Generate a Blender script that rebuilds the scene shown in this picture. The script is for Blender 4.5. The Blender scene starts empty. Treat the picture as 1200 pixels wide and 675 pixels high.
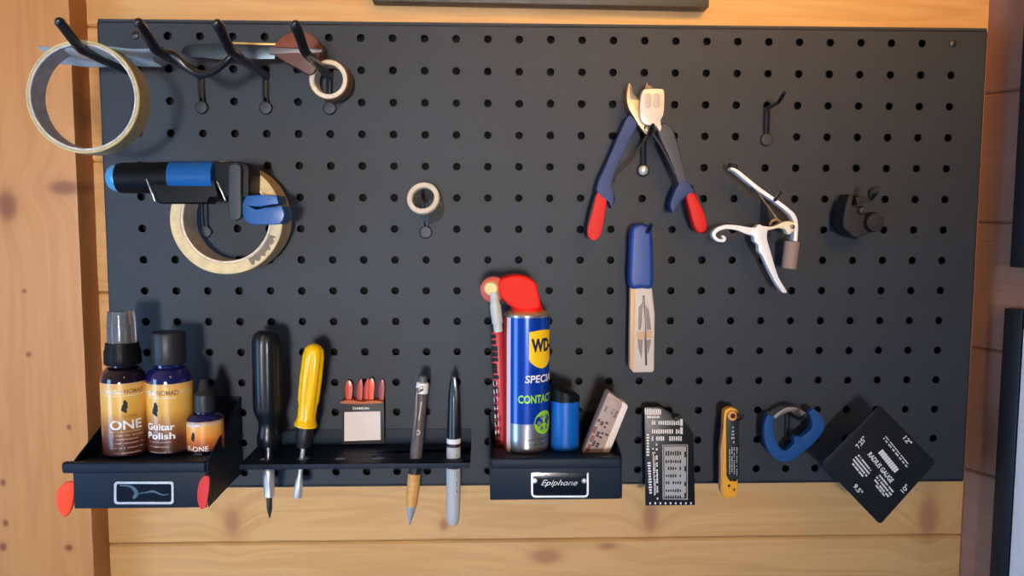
import bpy, bmesh, math, random
from mathutils import Vector, Matrix, Euler
random.seed(7)
C = bpy.context.scene.collection
PI = math.pi

# ------------------------------------------------------------------ camera
F = 950.0
CAM = Vector((-0.0631, -0.78824, 0.04266))
PITCH, YAW, ROLL = -0.0885053, -0.0338562, -0.0026403
Rz = Matrix.Rotation(YAW, 3, 'Z'); Rx = Matrix.Rotation(PITCH, 3, 'X'); Ry = Matrix.Rotation(ROLL, 3, 'Y')
M = Rz @ Rx @ Ry                       # columns: right, forward, up
right, fwd, up = M.col[0].copy(), M.col[1].copy(), M.col[2].copy()
cd = bpy.data.cameras.new('camera'); cam = bpy.data.objects.new('camera', cd); C.objects.link(cam)
cd.sensor_width = 36; cd.lens = 36 * F / 1200; cd.clip_start = 0.01
R3 = Matrix((right, up, -fwd)).transposed()
cam.matrix_world = Matrix.Translation(CAM) @ R3.to_4x4()
bpy.context.scene.camera = cam
P = 0.03                               # hole pitch of the pegboard

def ray(px, py):
    return M @ Vector(((px - 600) / F, 1, (337.5 - py) / F))
def at(px, py, d=0.0):                 # point seen at a pixel, d metres in front of the board face
    r = ray(px, py); t = (-d - CAM.y) / r.y
    return CAM + r * t
S0 = 0.788 / 950
def sz(d): return (0.788 - d) / 950    # metres per pixel at depth d
def bp(X, h, d):                       # board pixels measured from the camera's foot on the board
    return Vector((CAM.x + X * S0, -d, CAM.z + h * S0))
def hole(c, r, d=0.0): return Vector(((c - 13) * P, -d, (7 - r) * P))

# ------------------------------------------------------------------ materials
MATS = {}
def mat(name, col, rough=0.5, metal=0.0, spec=0.5, trans=0.0, bump=0.0, bscale=400, var=0.0, coat=0.0, ior=1.45, sss=0.0, alpha=1.0, sheen=0.0):
    if name in MATS: return MATS[name]
    m = bpy.data.materials.new(name); m.use_nodes = True
    nt = m.node_tree; b = nt.nodes['Principled BSDF']
    c = tuple(((x / 255) / 12.92 if x / 255 <= 0.04045 else ((x / 255 + 0.055) / 1.055) ** 2.4) for x in col) + (1,)
    b.inputs['Base Color'].default_value = c
    b.inputs['Roughness'].default_value = rough; b.inputs['Metallic'].default_value = metal
    b.inputs['Specular IOR Level'].default_value = spec
    b.inputs['Transmission Weight'].default_value = trans; b.inputs['IOR'].default_value = ior
    b.inputs['Coat Weight'].default_value = coat; b.inputs['Alpha'].default_value = alpha
    tc = nt.nodes.new('ShaderNodeTexCoord'); nz = nt.nodes.new('ShaderNodeTexNoise')
    nz.inputs['Scale'].default_value = bscale; nz.inputs['Detail'].default_value = 4
    nt.links.new(tc.outputs['Object'], nz.inputs['Vector'])
    if var > 0:
        mx = nt.nodes.new('ShaderNodeMix'); mx.data_type = 'RGBA'; mx.blend_type = 'MULTIPLY'
        mx.inputs[0].default_value = 1.0
        rp = nt.nodes.new('ShaderNodeMapRange'); rp.inputs[1].default_value = 0.3; rp.inputs[2].default_value = 0.7
        rp.inputs[3].default_value = 1 - var; rp.inputs[4].default_value = 1 + var
        nt.links.new(nz.outputs['Fac'], rp.inputs[0])
        mx.inputs[6].default_value = c; nt.links.new(rp.outputs[0], mx.inputs[7]); nt.links.new(mx.outputs[2], b.inputs['Base Color'])
    if bump > 0:
        bu = nt.nodes.new('ShaderNodeBump'); bu.inputs['Strength'].default_value = bump; bu.inputs['Distance'].default_value = 0.001
        nt.links.new(nz.outputs['Fac'], bu.inputs['Height']); nt.links.new(bu.outputs[0], b.inputs['Normal'])
    MATS[name] = m
    return m

def lin(col): return tuple(((x / 255) / 12.92 if x / 255 <= 0.04045 else ((x / 255 + 0.055) / 1.055) ** 2.4) for x in col) + (1,)

def wood(name, axis, dark, light, knots=(), kdark=(120, 60, 30), pitch=0.13, off=0.0, rough=0.42, ring=1.0):
    """pine board: long grain along an axis (0 = x, 2 = z), knots = (a, b, ra, rb) in world a-along-x, b-along-z"""
    m = bpy.data.materials.new(name); m.use_nodes = True; nt = m.node_tree; N = nt.nodes; L = nt.links
    b = N['Principled BSDF']; tc = N.new('ShaderNodeTexCoord'); sp = N.new('ShaderNodeSeparateXYZ'); L.new(tc.outputs['Object'], sp.inputs[0])
    def math_(op, a, b_=None, c_=None):
        n = N.new('ShaderNodeMath'); n.operation = op
        for i, v in enumerate((a, b_, c_)):
            if v is None: continue
            if hasattr(v, 'default_value'): L.new(v, n.inputs[i])
            else: n.inputs[i].default_value = v
        return n.outputs[0]
    ax = sp.outputs['X'] if axis == 0 else sp.outputs['Z']; ac = sp.outputs['Z'] if axis == 0 else sp.outputs['X']
    pid = math_('FLOOR', math_('DIVIDE', math_('ADD', ac, off), pitch))
    # knots push the grain aside
    bend = None; kmask = None; halo = None
    for (kx, kz, ra, rb) in knots:
        dx = math_('DIVIDE', math_('SUBTRACT', sp.outputs['X'], kx), ra); dz = math_('DIVIDE', math_('SUBTRACT', sp.outputs['Z'], kz), rb)
        r2 = math_('ADD', math_('MULTIPLY', dx, dx), math_('MULTIPLY', dz, dz))
        g = math_('EXPONENT', math_('MULTIPLY', r2, -0.12)); k = math_('EXPONENT', math_('MULTIPLY', math_('MULTIPLY', r2, r2), -1.0))
        h = math_('EXPONENT', math_('MULTIPLY', r2, -0.5))
        g = math_('MULTIPLY', g, rb if axis == 0 else ra)
        bend = g if bend is None else math_('ADD', bend, g)
        kmask = k if kmask is None else math_('MAXIMUM', kmask, k)
        halo = h if halo is None else math_('MAXIMUM', halo, h)
    acb = ac if bend is None else math_('ADD', ac, math_('MULTIPLY', bend, 1.3))
    cb = N.new('ShaderNodeCombineXYZ'); L.new(math_('ADD', math_('MULTIPLY', ax, 1.2), math_('MULTIPLY', pid, 3.7)), cb.inputs[0]); L.new(math_('MULTIPLY', acb, 14.0), cb.inputs[1]); L.new(math_('MULTIPLY', pid, 1.9), cb.inputs[2])
    n1 = N.new('ShaderNodeTexNoise'); n1.inputs['Scale'].default_value = 1.6; n1.inputs['Detail'].default_value = 3; n1.inputs['Distortion'].default_value = 0.6; L.new(cb.outputs[0], n1.inputs['Vector'])
    # growth rings as contour lines of the noise
    rings = math_('SINE', math_('MULTIPLY', n1.outputs['Fac'], 75.0 * ring))
    cb2 = N.new('ShaderNodeCombineXYZ'); L.new(math_('MULTIPLY', ax, 6.0), cb2.inputs[0]); L.new(math_('MULTIPLY', acb, 260.0), cb2.inputs[1]); L.new(pid, cb2.inputs[2])
    n2 = N.new('ShaderNodeTexNoise'); n2.inputs['Scale'].default_value = 1.5; n2.inputs['Detail'].default_value = 4; L.new(cb2.outputs[0], n2.inputs['Vector'])
    n3 = N.new('ShaderNodeTexNoise'); n3.inputs['Scale'].default_value = 0.8; L.new(cb.outputs[0], n3.inputs['Vector'])
    f = math_('ADD', math_('ADD', math_('MULTIPLY', rings, 0.13), math_('MULTIPLY', n2.outputs['Fac'], 0.35)), math_('ADD', math_('MULTIPLY', n3.outputs['Fac'], 0.6), 0.02))
    mx = N.new('ShaderNodeMix'); mx.data_type = 'RGBA'; mx.clamp_factor = True; L.new(f, mx.inputs[0]); mx.inputs[6].default_value = lin(dark); mx.inputs[7].default_value = lin(light)
    out = mx.outputs[2]
    if kmask is not None:
        m2 = N.new('ShaderNodeMix'); m2.data_type = 'RGBA'; L.new(math_('MULTIPLY', halo, 0.35), m2.inputs[0]); L.new(out, m2.inputs[6]); m2.inputs[7].default_value = lin((150, 75, 35))
        m3 = N.new('ShaderNodeMix'); m3.data_type = 'RGBA'; L.new(math_('MULTIPLY', kmask, 0.8), m3.inputs[0]); L.new(m2.outputs[2], m3.inputs[6]); m3.inputs[7].default_value = lin(kdark)
        out = m3.outputs[2]
    L.new(out, b.inputs['Base Color']); b.inputs['Roughness'].default_value = rough
    b.inputs['Specular IOR Level'].default_value = 0.4
    bu = N.new('ShaderNodeBump'); bu.inputs['Strength'].default_value = 0.12; bu.inputs['Distance'].default_value = 0.0006
    L.new(n2.outputs['Fac'], bu.inputs['Height']); L.new(bu.outputs[0], b.inputs['Normal'])
    return m

black_steel = mat('black_powder_steel', (36, 43, 52), 0.55, spec=0.5, bump=0.10, bscale=2500)
tray_steel = mat('tray_steel', (19, 33, 49), 0.5, spec=0.25, bump=0.08, bscale=2500)
hook_black = mat('hook_black', (22, 22, 24), 0.28, spec=0.6, coat=0.3)
dark_void = mat('hole_darkness', (9, 9, 10), 0.9)  # near black for the sheet added behind the pegboard holes
rubber = mat('black_rubber', (25, 26, 28), 0.5, bump=0.1)
plastic_black = mat('black_plastic', (14, 15, 17), 0.45, spec=0.2)
steel = mat('steel', (190, 190, 192), 0.28, metal=1.0, var=0.08)
satin = mat('satin_silver', (215, 215, 215), 0.38, metal=0.75)
dsteel = mat('dark_steel', (90, 85, 82), 0.35, metal=0.9)
tan_steel = mat('tan_steel', (172, 142, 104), 0.38, metal=0.7)
paper_white = mat('white_print', (235, 235, 232), 0.6)
print_grey = mat('grey_print', (190, 190, 190), 0.6)
print_black = mat('black_print', (18, 18, 20), 0.6)
blue_pl = mat('blue_plastic', (16, 88, 160), 0.35)
red_pl = mat('red_plastic', (214, 26, 16), 0.5, spec=0.3)
cream_tape = mat('cream_masking_tape', (222, 198, 150), 0.65, var=0.12, bscale=120, bump=0.2)
tape_edge = mat('tape_edge', (232, 212, 165), 0.7, var=0.1, bscale=900)
card_grey = mat('cardboard_core', (205, 200, 196), 0.75, var=0.18, bscale=160)

# ------------------------------------------------------------------ mesh helpers
ORG = {}
def finish(bm, smooth=0.6):
    bmesh.ops.remove_doubles(bm, verts=bm.verts, dist=1e-6)
    bmesh.ops.recalc_face_normals(bm, faces=bm.faces)
def obj(name, bm, m, parent=None, label=None, smooth=35, fin=True):
    if fin: finish(bm)
    o0 = Vector((0, 0, 0))
    if parent is not None: o0 = ORG[parent.name]
    if o0.length: bmesh.ops.translate(bm, verts=bm.verts, vec=-o0)
    me = bpy.data.meshes.new(name); bm.to_mesh(me); bm.free()
    for p_ in me.polygons: p_.use_smooth = True
    me.set_sharp_from_angle(angle=math.radians(smooth))
    me.materials.append(m)
    o = bpy.data.objects.new(name, me); C.objects.link(o)
    if parent is not None: o.parent = parent
    ORG[o.name] = o0
    if label: o['label'] = label
    return o
def thing(name, label, cat, loc, group=None):
    o = bpy.data.objects.new(name, None); C.objects.link(o); o.location = loc; o.empty_display_size = 0.01
    o['label'] = label; o['category'] = cat
    if group: o['group'] = group
    ORG[o.name] = Vector(loc); return o
def solo(name, bm, m, label, cat, loc, group=None, smooth=35):     # a thing that is one mesh
    finish(bm); bmesh.ops.translate(bm, verts=bm.verts, vec=-Vector(loc))
    o = obj(name, bm, m, None, label, smooth, fin=False); o.location = loc; o['category'] = cat
    if group: o['group'] = group
    ORG[o.name] = Vector(loc); return o

def NB(): return bmesh.new()
def add_faces(bm, vs, fs):
    v = [bm.verts.new(x) for x in vs]
    for f in fs:
        try: bm.faces.new([v[i] for i in f])
        except ValueError: pass
    return v
def bevel_new(bm, verts, off, seg=2):
    if off <= 0: return
    vs = set(verts); es = [e for e in bm.edges if e.verts[0] in vs and e.verts[1] in vs and len(e.link_faces) == 2 and e.calc_face_angle(0) > 0.5]
    bmesh.ops.bevel(bm, geom=es, offset=off, segments=seg, affect='EDGES', profile=0.6, clamp_overlap=True)
def box(bm, c, s, bev=0.0, rot=None, seg=2):
    c = Vector(c); hx, hy, hz = s[0] / 2, s[1] / 2, s[2] / 2
    vs = [Vector((x, y, z)) for x in (-hx, hx) for y in (-hy, hy) for z in (-hz, hz)]
    if rot is not None: vs = [rot @ v for v in vs]
    t = bmesh.new(); add_faces(t, [c + v for v in vs], [(0, 1, 3, 2), (4, 6, 7, 5), (0, 4, 5, 1), (2, 3, 7, 6), (0, 2, 6, 4), (1, 5, 7, 3)])
    bmesh.ops.recalc_face_normals(t, faces=t.faces); bevel_new(t, t.verts, bev, seg); merge(bm, t)
def merge(bm, t):
    me = bpy.data.meshes.new('tmp'); t.to_mesh(me); t.free(); bm.from_mesh(me); bpy.data.meshes.remove(me)
def frame(axis):
    w = axis.normalized(); a = Vector((0, 0, 1)) if abs(w.z) < 0.9 else Vector((1, 0, 0))
    u = a.cross(w).normalized(); return u, w.cross(u), w
def lathe(bm, prof, o, axis, seg=40, flute=None, caps=True):       # prof: (radius, distance along axis)
    o = Vector(o); u, v, w = frame(Vector(axis)); t = bmesh.new(); rings = []
    for k, (r, h) in enumerate(prof):
        ring = []
        for i in range(seg):
            a = 2 * PI * i / seg; rr = r
            if flute: rr = r * (1 - flute(k, a))
            ring.append(t.verts.new(o + w * h + (u * math.cos(a) + v * math.sin(a)) * max(rr, 1e-6)))
        rings.append(ring)
    for a, b in zip(rings, rings[1:]):
        for i in range(seg): t.faces.new((a[i], a[(i + 1) % seg], b[(i + 1) % seg], b[i]))
    if caps:
        if prof[0][0] > 1e-5: t.faces.new(rings[0])
        if prof[-1][0] > 1e-5: t.faces.new(rings[-1][::-1])
    bmesh.ops.remove_doubles(t, verts=t.verts, dist=2e-6)
    bmesh.ops.recalc_face_normals(t, faces=t.faces); merge(bm, t)
def cr(pts, n=6, closed=False):                                   # catmull-rom through points of any dimension
    L = len(pts); out = []
    rng = range(L if closed else L - 1)
    for i in rng:
        p0 = pts[(i - 1) % L] if closed or i > 0 else pts[0]; p1 = pts[i]; p2 = pts[(i + 1) % L]
        p3 = pts[(i + 2) % L] if closed or i + 2 < L else pts[-1]
        for j in range(n):
            t = j / n
            out.append(tuple(0.5 * ((2 * b) + (-a + c) * t + (2 * a - 5 * b + 4 * c - d) * t * t + (-a + 3 * b - 3 * c + d) * t ** 3) for a, b, c, d in zip(p0, p1, p2, p3)))
    if not closed: out.append(tuple(pts[-1]))
    return out
def tube(bm, pts, rad, seg=10, closed=False, flat=1.0):
    pts = [Vector(p) for p in pts]; n = len(pts); t = bmesh.new(); rings = []
    if not hasattr(rad, '__len__'): rad = [rad] * n
    prev = None
    for i in range(n):
        if closed: tg = pts[(i + 1) % n] - pts[i - 1]
        else: tg = pts[min(i + 1, n - 1)] - pts[max(i - 1, 0)]
        tg.normalize()
        if prev is None:
            u, v, w = frame(tg)
        else:
            u = (prev - tg * prev.dot(tg)).normalized(); v = tg.cross(u)
        prev = u
        rings.append([t.verts.new(pts[i] + (u * math.cos(2 * PI * k / seg) + v * math.sin(2 * PI * k / seg) * flat) * rad[i]) for k in range(seg)])
    pairs = list(zip(rings, rings[1:])) + ([(rings[-1], rings[0])] if closed else [])
    for a, b in pairs:
        for k in range(seg): t.faces.new((a[k], a[(k + 1) % seg], b[(k + 1) % seg], b[k]))
    if not closed: t.faces.new(rings[0]); t.faces.new(rings[-1][::-1])
    bmesh.ops.recalc_face_normals(t, faces=t.faces); merge(bm, t)
def prism(bm, pix, d, th, bev=0.0, seg=2):                        # pixel outline at depth d, real thickness th behind it
    t = bmesh.new(); fr = [at(x, y, d) for x, y in pix]; n = len(fr)
    a = [t.verts.new(p) for p in fr]; b = [t.verts.new(p + Vector((0, th, 0))) for p in fr]
    f1 = t.faces.new(a); f2 = t.faces.new(b[::-1])
    for i in range(n): t.faces.new((a[i], a[(i + 1) % n], b[(i + 1) % n], b[i]))
    bmesh.ops.recalc_face_normals(t, faces=t.faces)
    if bev > 0:
        es = [e for f in (f1, f2) for e in f.edges]
        bmesh.ops.bevel(t, geom=list(set(es)), offset=bev, segments=seg, affect='EDGES', profile=0.6, clamp_overlap=True)
    bmesh.ops.triangulate(t, faces=[f for f in t.faces if len(f.verts) > 4])
    merge(bm, t)
def stroke(path, wid):                                            # outline of a line of changing width
    L, Rr = [], []; n = len(path)
    for i in range(n):
        x0, y0 = path[max(i - 1, 0)][:2]; x1, y1 = path[min(i + 1, n - 1)][:2]
        dx, dy = x1 - x0, y1 - y0; l = math.hypot(dx, dy) or 1; nx, ny = -dy / l, dx / l; w = wid[i] / 2
        L.append((path[i][0] + nx * w, path[i][1] + ny * w)); Rr.append((path[i][0] - nx * w, path[i][1] - ny * w))
    return L + Rr[::-1]
def wstroke(bm, pts, d, th, n=5, bev=0.0004):                     # pts (x, y, width) smoothed and extruded
    q = cr(pts, n); prism(bm, stroke([(p[0], p[1]) for p in q], [p[2] for p in q]), d, th, bev)
def zm(pts, sc, ox, oy): return [(x / sc + ox, y / sc + oy) + tuple(r) for x, y, *r in pts]
def rrect(x0, y0, x1, y1, r, n=4):
    o = []
    for cx, cy, a0 in ((x1 - r, y1 - r, 0), (x0 + r, y1 - r, 90), (x0 + r, y0 + r, 180), (x1 - r, y0 + r, 270)):
        for i in range(n + 1):
            a = math.radians(a0 + 90 * i / n); o.append((cx + r * math.cos(a), cy + r * math.sin(a)))
    return o

def text_geo(s, bold=0.0, shear=0.0, space=1.0):
    cu = bpy.data.curves.new('t', 'FONT'); cu.body = s; cu.size = 1.0; cu.offset = bold; cu.shear = shear; cu.space_character = space
    cu.align_x = 'CENTER'; cu.resolution_u = 3; cu.extrude = 0.0
    o = bpy.data.objects.new('t', cu); C.objects.link(o)
    dg = bpy.context.evaluated_depsgraph_get(); me = bpy.data.meshes.new_from_object(o.evaluated_get(dg))
    vs = [v.co.copy() for v in me.vertices]; fs = [tuple(p.vertices) for p in me.polygons]
    bpy.data.objects.remove(o); bpy.data.curves.remove(cu); bpy.data.meshes.remove(me)
    return vs, fs
def text_px(bm, s, cx, cy, h, d, ang=0.0, width=None, bold=0.0, shear=0.0):
    """s centred at pixel (cx,cy), capital height h pixels, on the plane d in front of the board"""
    vs, fs = text_geo(s, bold, shear); k = h / 0.7; x0 = min(v.x for v in vs); x1 = max(v.x for v in vs); kx = k
    if width: kx = width / (x1 - x0)
    mxx = (x0 + x1) / 2; a = math.radians(ang); P2 = []
    for v in vs:
        u, w = (v.x - mxx) * kx, -(v.y - 0.35) * k
        P2.append(at(cx + u * math.cos(a) - w * math.sin(a), cy + u * math.sin(a) + w * math.cos(a), d))
    add_faces(bm, P2, fs)
def bars_px(bm, cx, cy, w, h, d, ang=0.0, n=10, fill=0.75, rnd=0.3):
    """a line of print too small to read, as short upright strokes"""
    a = math.radians(ang); step = w / n
    for i in range(n):
        if random.random() < rnd * 0.4: continue
        u0 = -w / 2 + i * step; u1 = u0 + step * fill; h0 = h / 2 * (1 - rnd * random.random())
        q = [(u0, -h0), (u1, -h0), (u1, h0), (u0, h0)]
        add_faces(bm, [at(cx + u * math.cos(a) - w_ * math.sin(a), cy + u * math.sin(a) + w_ * math.cos(a), d) for u, w_ in q], [(0, 1, 2, 3)])

# text / patches on a vertical cylinder: u = angle from the direction that faces the camera, z height
def cyl_frame(center):
    c = Vector(center); v = Vector((CAM.x - c.x, CAM.y - c.y, 0)).normalized(); return c, v, Vector((-v.y, v.x, 0))  # centre, out, right
def cyl_pt(cf, r, a, z):
    c, v, rt = cf; return Vector((c.x, c.y, 0)) + (v * math.cos(a) + rt * math.sin(a)) * r + Vector((0, 0, z))
def cyl_text(bm, s, cf, r, a0, z, h, bold=0.0, width=None, left=False, shear=0.0):
    vs, fs = text_geo(s, bold, shear); k = h / 0.7; x0 = min(v.x for v in vs); x1 = max(v.x for v in vs); kx = width / (x1 - x0) if width else k
    mx = x0 if left else (x0 + x1) / 2
    add_faces(bm, [cyl_pt(cf, r, a0 + (v.x - mx) * kx / r, z + (v.y - 0.35) * k) for v in vs], fs)
def cyl_patch(bm, cf, r, a0, a1, z0, z1, n=24, top=None):
    vs = []; 
    for i in range(n + 1):
        a = a0 + (a1 - a0) * i / n; vs += [cyl_pt(cf, r, a, z0), cyl_pt(cf, r, a, z1 if top is None else top(i / n))]
    add_faces(bm, vs, [(2 * i, 2 * i + 2, 2 * i + 3, 2 * i + 1) for i in range(n)])
def cyl_bars(bm, cf, r, a0, a1, z, h, n):
    st = (a1 - a0) / n
    for i in range(n):
        if random.random() < 0.12: continue
        cyl_patch(bm, cf, r, a0 + i * st, a0 + (i + 0.72) * st, z - h / 2 * random.uniform(.6, 1), z + h / 2 * random.uniform(.6, 1), 1)

def holed(bm, nx, nz, px, pz, r, o, U, V, N_, mx0, mx1, mz0, mz1, th, seg=16):
    """plate with a grid of round holes. o = centre of hole 0,0; margins beyond the outer cells"""
    t = bmesh.new()
    for i in range(nx):
        for j in range(nz):
            c = o + U * (i * px) + V * (j * pz); inner, outer = [], []
            for k in range(seg):
                a = 2 * PI * k / seg; cx, sx = math.cos(a), math.sin(a); q = max(abs(cx), abs(sx))
                inner.append(c + U * cx * r + V * sx * r); outer.append(c + U * cx / q * px / 2 + V * sx / q * pz / 2)
            vi = [t.verts.new(p) for p in inner]; vo = [t.verts.new(p) for p in outer]; vb = [t.verts.new(p - N_ * th) for p in inner]
            for k in range(seg):
                k2 = (k + 1) % seg
                t.faces.new((vi[k], vo[k], vo[k2], vi[k2])); t.faces.new((vi[k], vi[k2], vb[k2], vb[k]))
    x0, x1 = -px / 2, (nx - 0.5) * px; z0, z1 = -pz / 2, (nz - 0.5) * pz
    for (a, b, c, d) in ((x0 - mx0, x1 + mx1, z1, z1 + mz1), (x0 - mx0, x1 + mx1, z0 - mz0, z0), (x0 - mx0, x0, z0, z1), (x1, x1 + mx1, z0, z1)):
        if b - a > 1e-5 and d - c > 1e-5: t.faces.new([t.verts.new(o + U * x + V * z) for x, z in ((a, c), (b, c), (b, d), (a, d))])
    bmesh.ops.remove_doubles(t, verts=t.verts, dist=1e-5)
    bmesh.ops.recalc_face_normals(t, faces=t.faces)
    merge(bm, t)
    return x0 - mx0, x1 + mx1, z0 - mz0, z1 + mz1

# ================================================================== the room
def struct(name, bm, m, smooth=35):
    o = obj(name, bm, m, None, None, smooth); o['kind'] = 'structure'; return o
WY = 0.032                                   # wall face behind the board
def kn(px, py, rx, ry, d=-WY):
    p = at(px, py, d); return (p.x, p.z, rx * S0, ry * S0)
seam_z = [at(600, y, -WY).z for y in (633,)][0]
pitch = (at(115, 31, -WY).z - at(600, 633, -WY).z) / 4.0
corner_x = at(1128, 628, -WY).x
pine = wood('pine_planks', 0, (196, 142, 80), (228, 182, 120), [kn(762, 606, 9, 18), kn(520, 614, 5, 8), kn(272, 612, 9, 16), kn(1088, 606, 12, 26), kn(640, 652, 18, 9), kn(712, 640, 10, 4)], kdark=(172, 116, 74), ring=0.55, pitch=pitch, off=-seam_z + 20 * pitch)
bm = NB()
xl, xr = at(60, 300, -WY).x, corner_x
for k in range(-3, 8):
    z0 = seam_z + k * pitch
    box(bm, ((xl + xr) / 2, WY + 0.008, z0 + pitch / 2), (xr - xl, 0.016, pitch - 0.0006), bev=0.0022, seg=1)
struct('wall_back', bm, pine)
bm = NB(); box(bm, ((xl + xr) / 2, WY + 0.03, seam_z + 2.5 * pitch), (xr - xl + 0.1, 0.02, 11 * pitch)); struct('wall_core', bm, mat('wall_core_wood', (90, 55, 30), 0.8, var=0.1, bscale=20))
# left corner board with upright grain
p0 = at(78, 0, 0.0).x; p1 = at(112, 604, 0.0).x; px_ = (p0 + p1) / 2
bm = NB(); zc = at(0, 300, 0).z
pl_front = 0.002
box(bm, (px_ - 0.20, WY / 2 - pl_front / 2 + 0.004, zc), (0.40, WY + 0.008 + pl_front, 0.9), bev=0.0018)
post = wood('pine_corner_board', 2, (184, 120, 66), (208, 148, 88), [kn(10, 241, 11, 17, 0), kn(77, 220, 17, 8, 0), kn(30, 341, 2.5, 2.5, 0), kn(35, 415, 3, 3, 0), kn(82, 641, 4.5, 4, 0), kn(8, 612, 3, 4, 0), kn(5, 565, 3, 4, 0), kn(5, 640, 4, 5, 0), kn(82, 500, 2.5, 3, 0)], pitch=0.6, off=0.9, ring=0.7)
struct('trim_1', bm, post)
# right wall turns towards the room
wu = Vector((0.44, -0.898, 0)).normalized(); wn = Vector((wu.y, -wu.x, 0))   # along the wall, into the room
wo = Vector((corner_x, WY, 0))
def atw(px, py, off=0.0):
    r = ray(px, py); o = wo + wn * off; t = (o - CAM).dot(wn) / r.dot(wn); return CAM + r * t
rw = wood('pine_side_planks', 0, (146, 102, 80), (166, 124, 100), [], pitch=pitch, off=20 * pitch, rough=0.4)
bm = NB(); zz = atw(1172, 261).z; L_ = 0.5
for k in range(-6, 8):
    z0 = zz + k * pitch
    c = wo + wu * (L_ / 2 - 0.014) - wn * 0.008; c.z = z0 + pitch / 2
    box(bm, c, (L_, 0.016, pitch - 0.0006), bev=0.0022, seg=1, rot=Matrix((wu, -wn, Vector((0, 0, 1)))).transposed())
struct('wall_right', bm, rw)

# picture frames
frame_black = mat('frame_black', (26, 25, 27), 0.4, spec=0.4)
def wall_rect(bm, s0, s1, z0, z1, o0, o1, bev=0.001):
    c = wo + wu * ((s0 + s1) / 2) + wn * ((o0 + o1) / 2); c.z = (z0 + z1) / 2
    box(bm, c, (s1 - s0, o1 - o0, z1 - z0), bev=bev, rot=Matrix((wu, -wn, Vector((0, 0, 1)))).transposed())
def s_of(px, py, off): return (atw(px, py, off) - wo).dot(wu)
th = 0.014
s0 = s_of(1177, 361, th); zt = atw(1177, 361, th).z; bw = s_of(1198, 400, th) - s_of(1176, 400, th)
t = thing('picture_frame', 'black framed picture with pale grey mat, low on the right wall', 'picture frame', wo + wu * s0 + Vector((0, 0, zt - 0.3)), 'black frames on the right wall')
wdt, hgt = 0.28, 0.40
bm = NB()
wall_rect(bm, s0, s0 + bw, zt - hgt, zt, 0.001, th); wall_rect(bm, s0 + wdt - bw, s0 + wdt, zt - hgt, zt, 0.001, th)
wall_rect(bm, s0 + bw, s0 + wdt - bw, zt - bw, zt, 0.001, th); wall_rect(bm, s0 + bw, s0 + wdt - bw, zt - hgt, zt - hgt + bw, 0.001, th)
obj('moulding', bm, frame_black, t)
bm = NB(); wall_rect(bm, s0 + bw * 0.9, s0 + wdt - bw * 0.9, zt - hgt + bw * 0.9, zt - bw * 0.9, 0.001, 0.011, 0); obj('mat_board', bm, mat('mat_grey', (238, 236, 234), 0.7, var=0.04, bscale=60), t, 'pale grey mat board')
s0 = s_of(1183, 313, th); zb = atw(1183, 313, th).z
t = thing('picture_frame', 'black frame at the right edge, hung above the pale matted one', 'picture frame', wo + wu * s0 + Vector((0, 0, zb)), 'black frames on the right wall')
bm = NB(); bw2 = bw * 1.3
wall_rect(bm, s0, s0 + bw2, zb, zb + hgt, 0.001, th); wall_rect(bm, s0 + wdt - bw2, s0 + wdt, zb, zb + hgt, 0.001, th)
wall_rect(bm, s0 + bw2, s0 + wdt - bw2, zb, zb + bw2, 0.001, th); wall_rect(bm, s0 + bw2, s0 + wdt - bw2, zb + hgt - bw2, zb + hgt, 0.001, th)
obj('moulding', bm, frame_black, t)
bm = NB(); wall_rect(bm, s0 + bw2 * 0.9, s0 + wdt - bw2 * 0.9, zb + bw2 * 0.9, zb + hgt - bw2 * 0.9, 0.001, 0.006, 0); obj('mat_board', bm, mat('mat_dark', (60, 58, 60), 0.7, var=0.05), t)
# the picture above the pegboard
dF = -WY + 0.019
a, b = at(436, 1, dF), at(831, 8.5, dF); W_ = b.x - a.x; ang = math.atan2(b.z - a.z, W_); H_ = 0.30; fw = 0.018
t = thing('picture_frame', 'dark picture frame over the pegboard, only its lower edge showing', 'picture frame', (a + b) / 2)
rot = Matrix.Rotation(-ang, 3, 'Y'); mid = (a + b) / 2
def fr_box(bm, u, w, su, sw, y0, y1, bev=0.001):
    box(bm, mid + Vector((0, (y0 + y1) / 2, 0)) + rot @ Vector((u, 0, w)), (su, y1 - y0, sw), bev=bev, rot=rot)
bm = NB()
fr_box(bm, 0, fw / 2, W_, fw, 0, 0.018); fr_box(bm, 0, H_ - fw / 2, W_, fw, 0, 0.018)
fr_box(bm, -W_ / 2 + fw / 2, H_ / 2, fw, H_ - 2 * fw, 0, 0.018); fr_box(bm, W_ / 2 - fw / 2, H_ / 2, fw, H_ - 2 * fw, 0, 0.018)
obj('moulding', bm, mat('frame_grey', (62, 60, 58), 0.45), t)
bm = NB(); fr_box(bm, 0, H_ / 2, W_ - fw, H_ - fw, 0.008, 0.014, 0); obj('mat_board', bm, MATS['mat_grey'], t)

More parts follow.
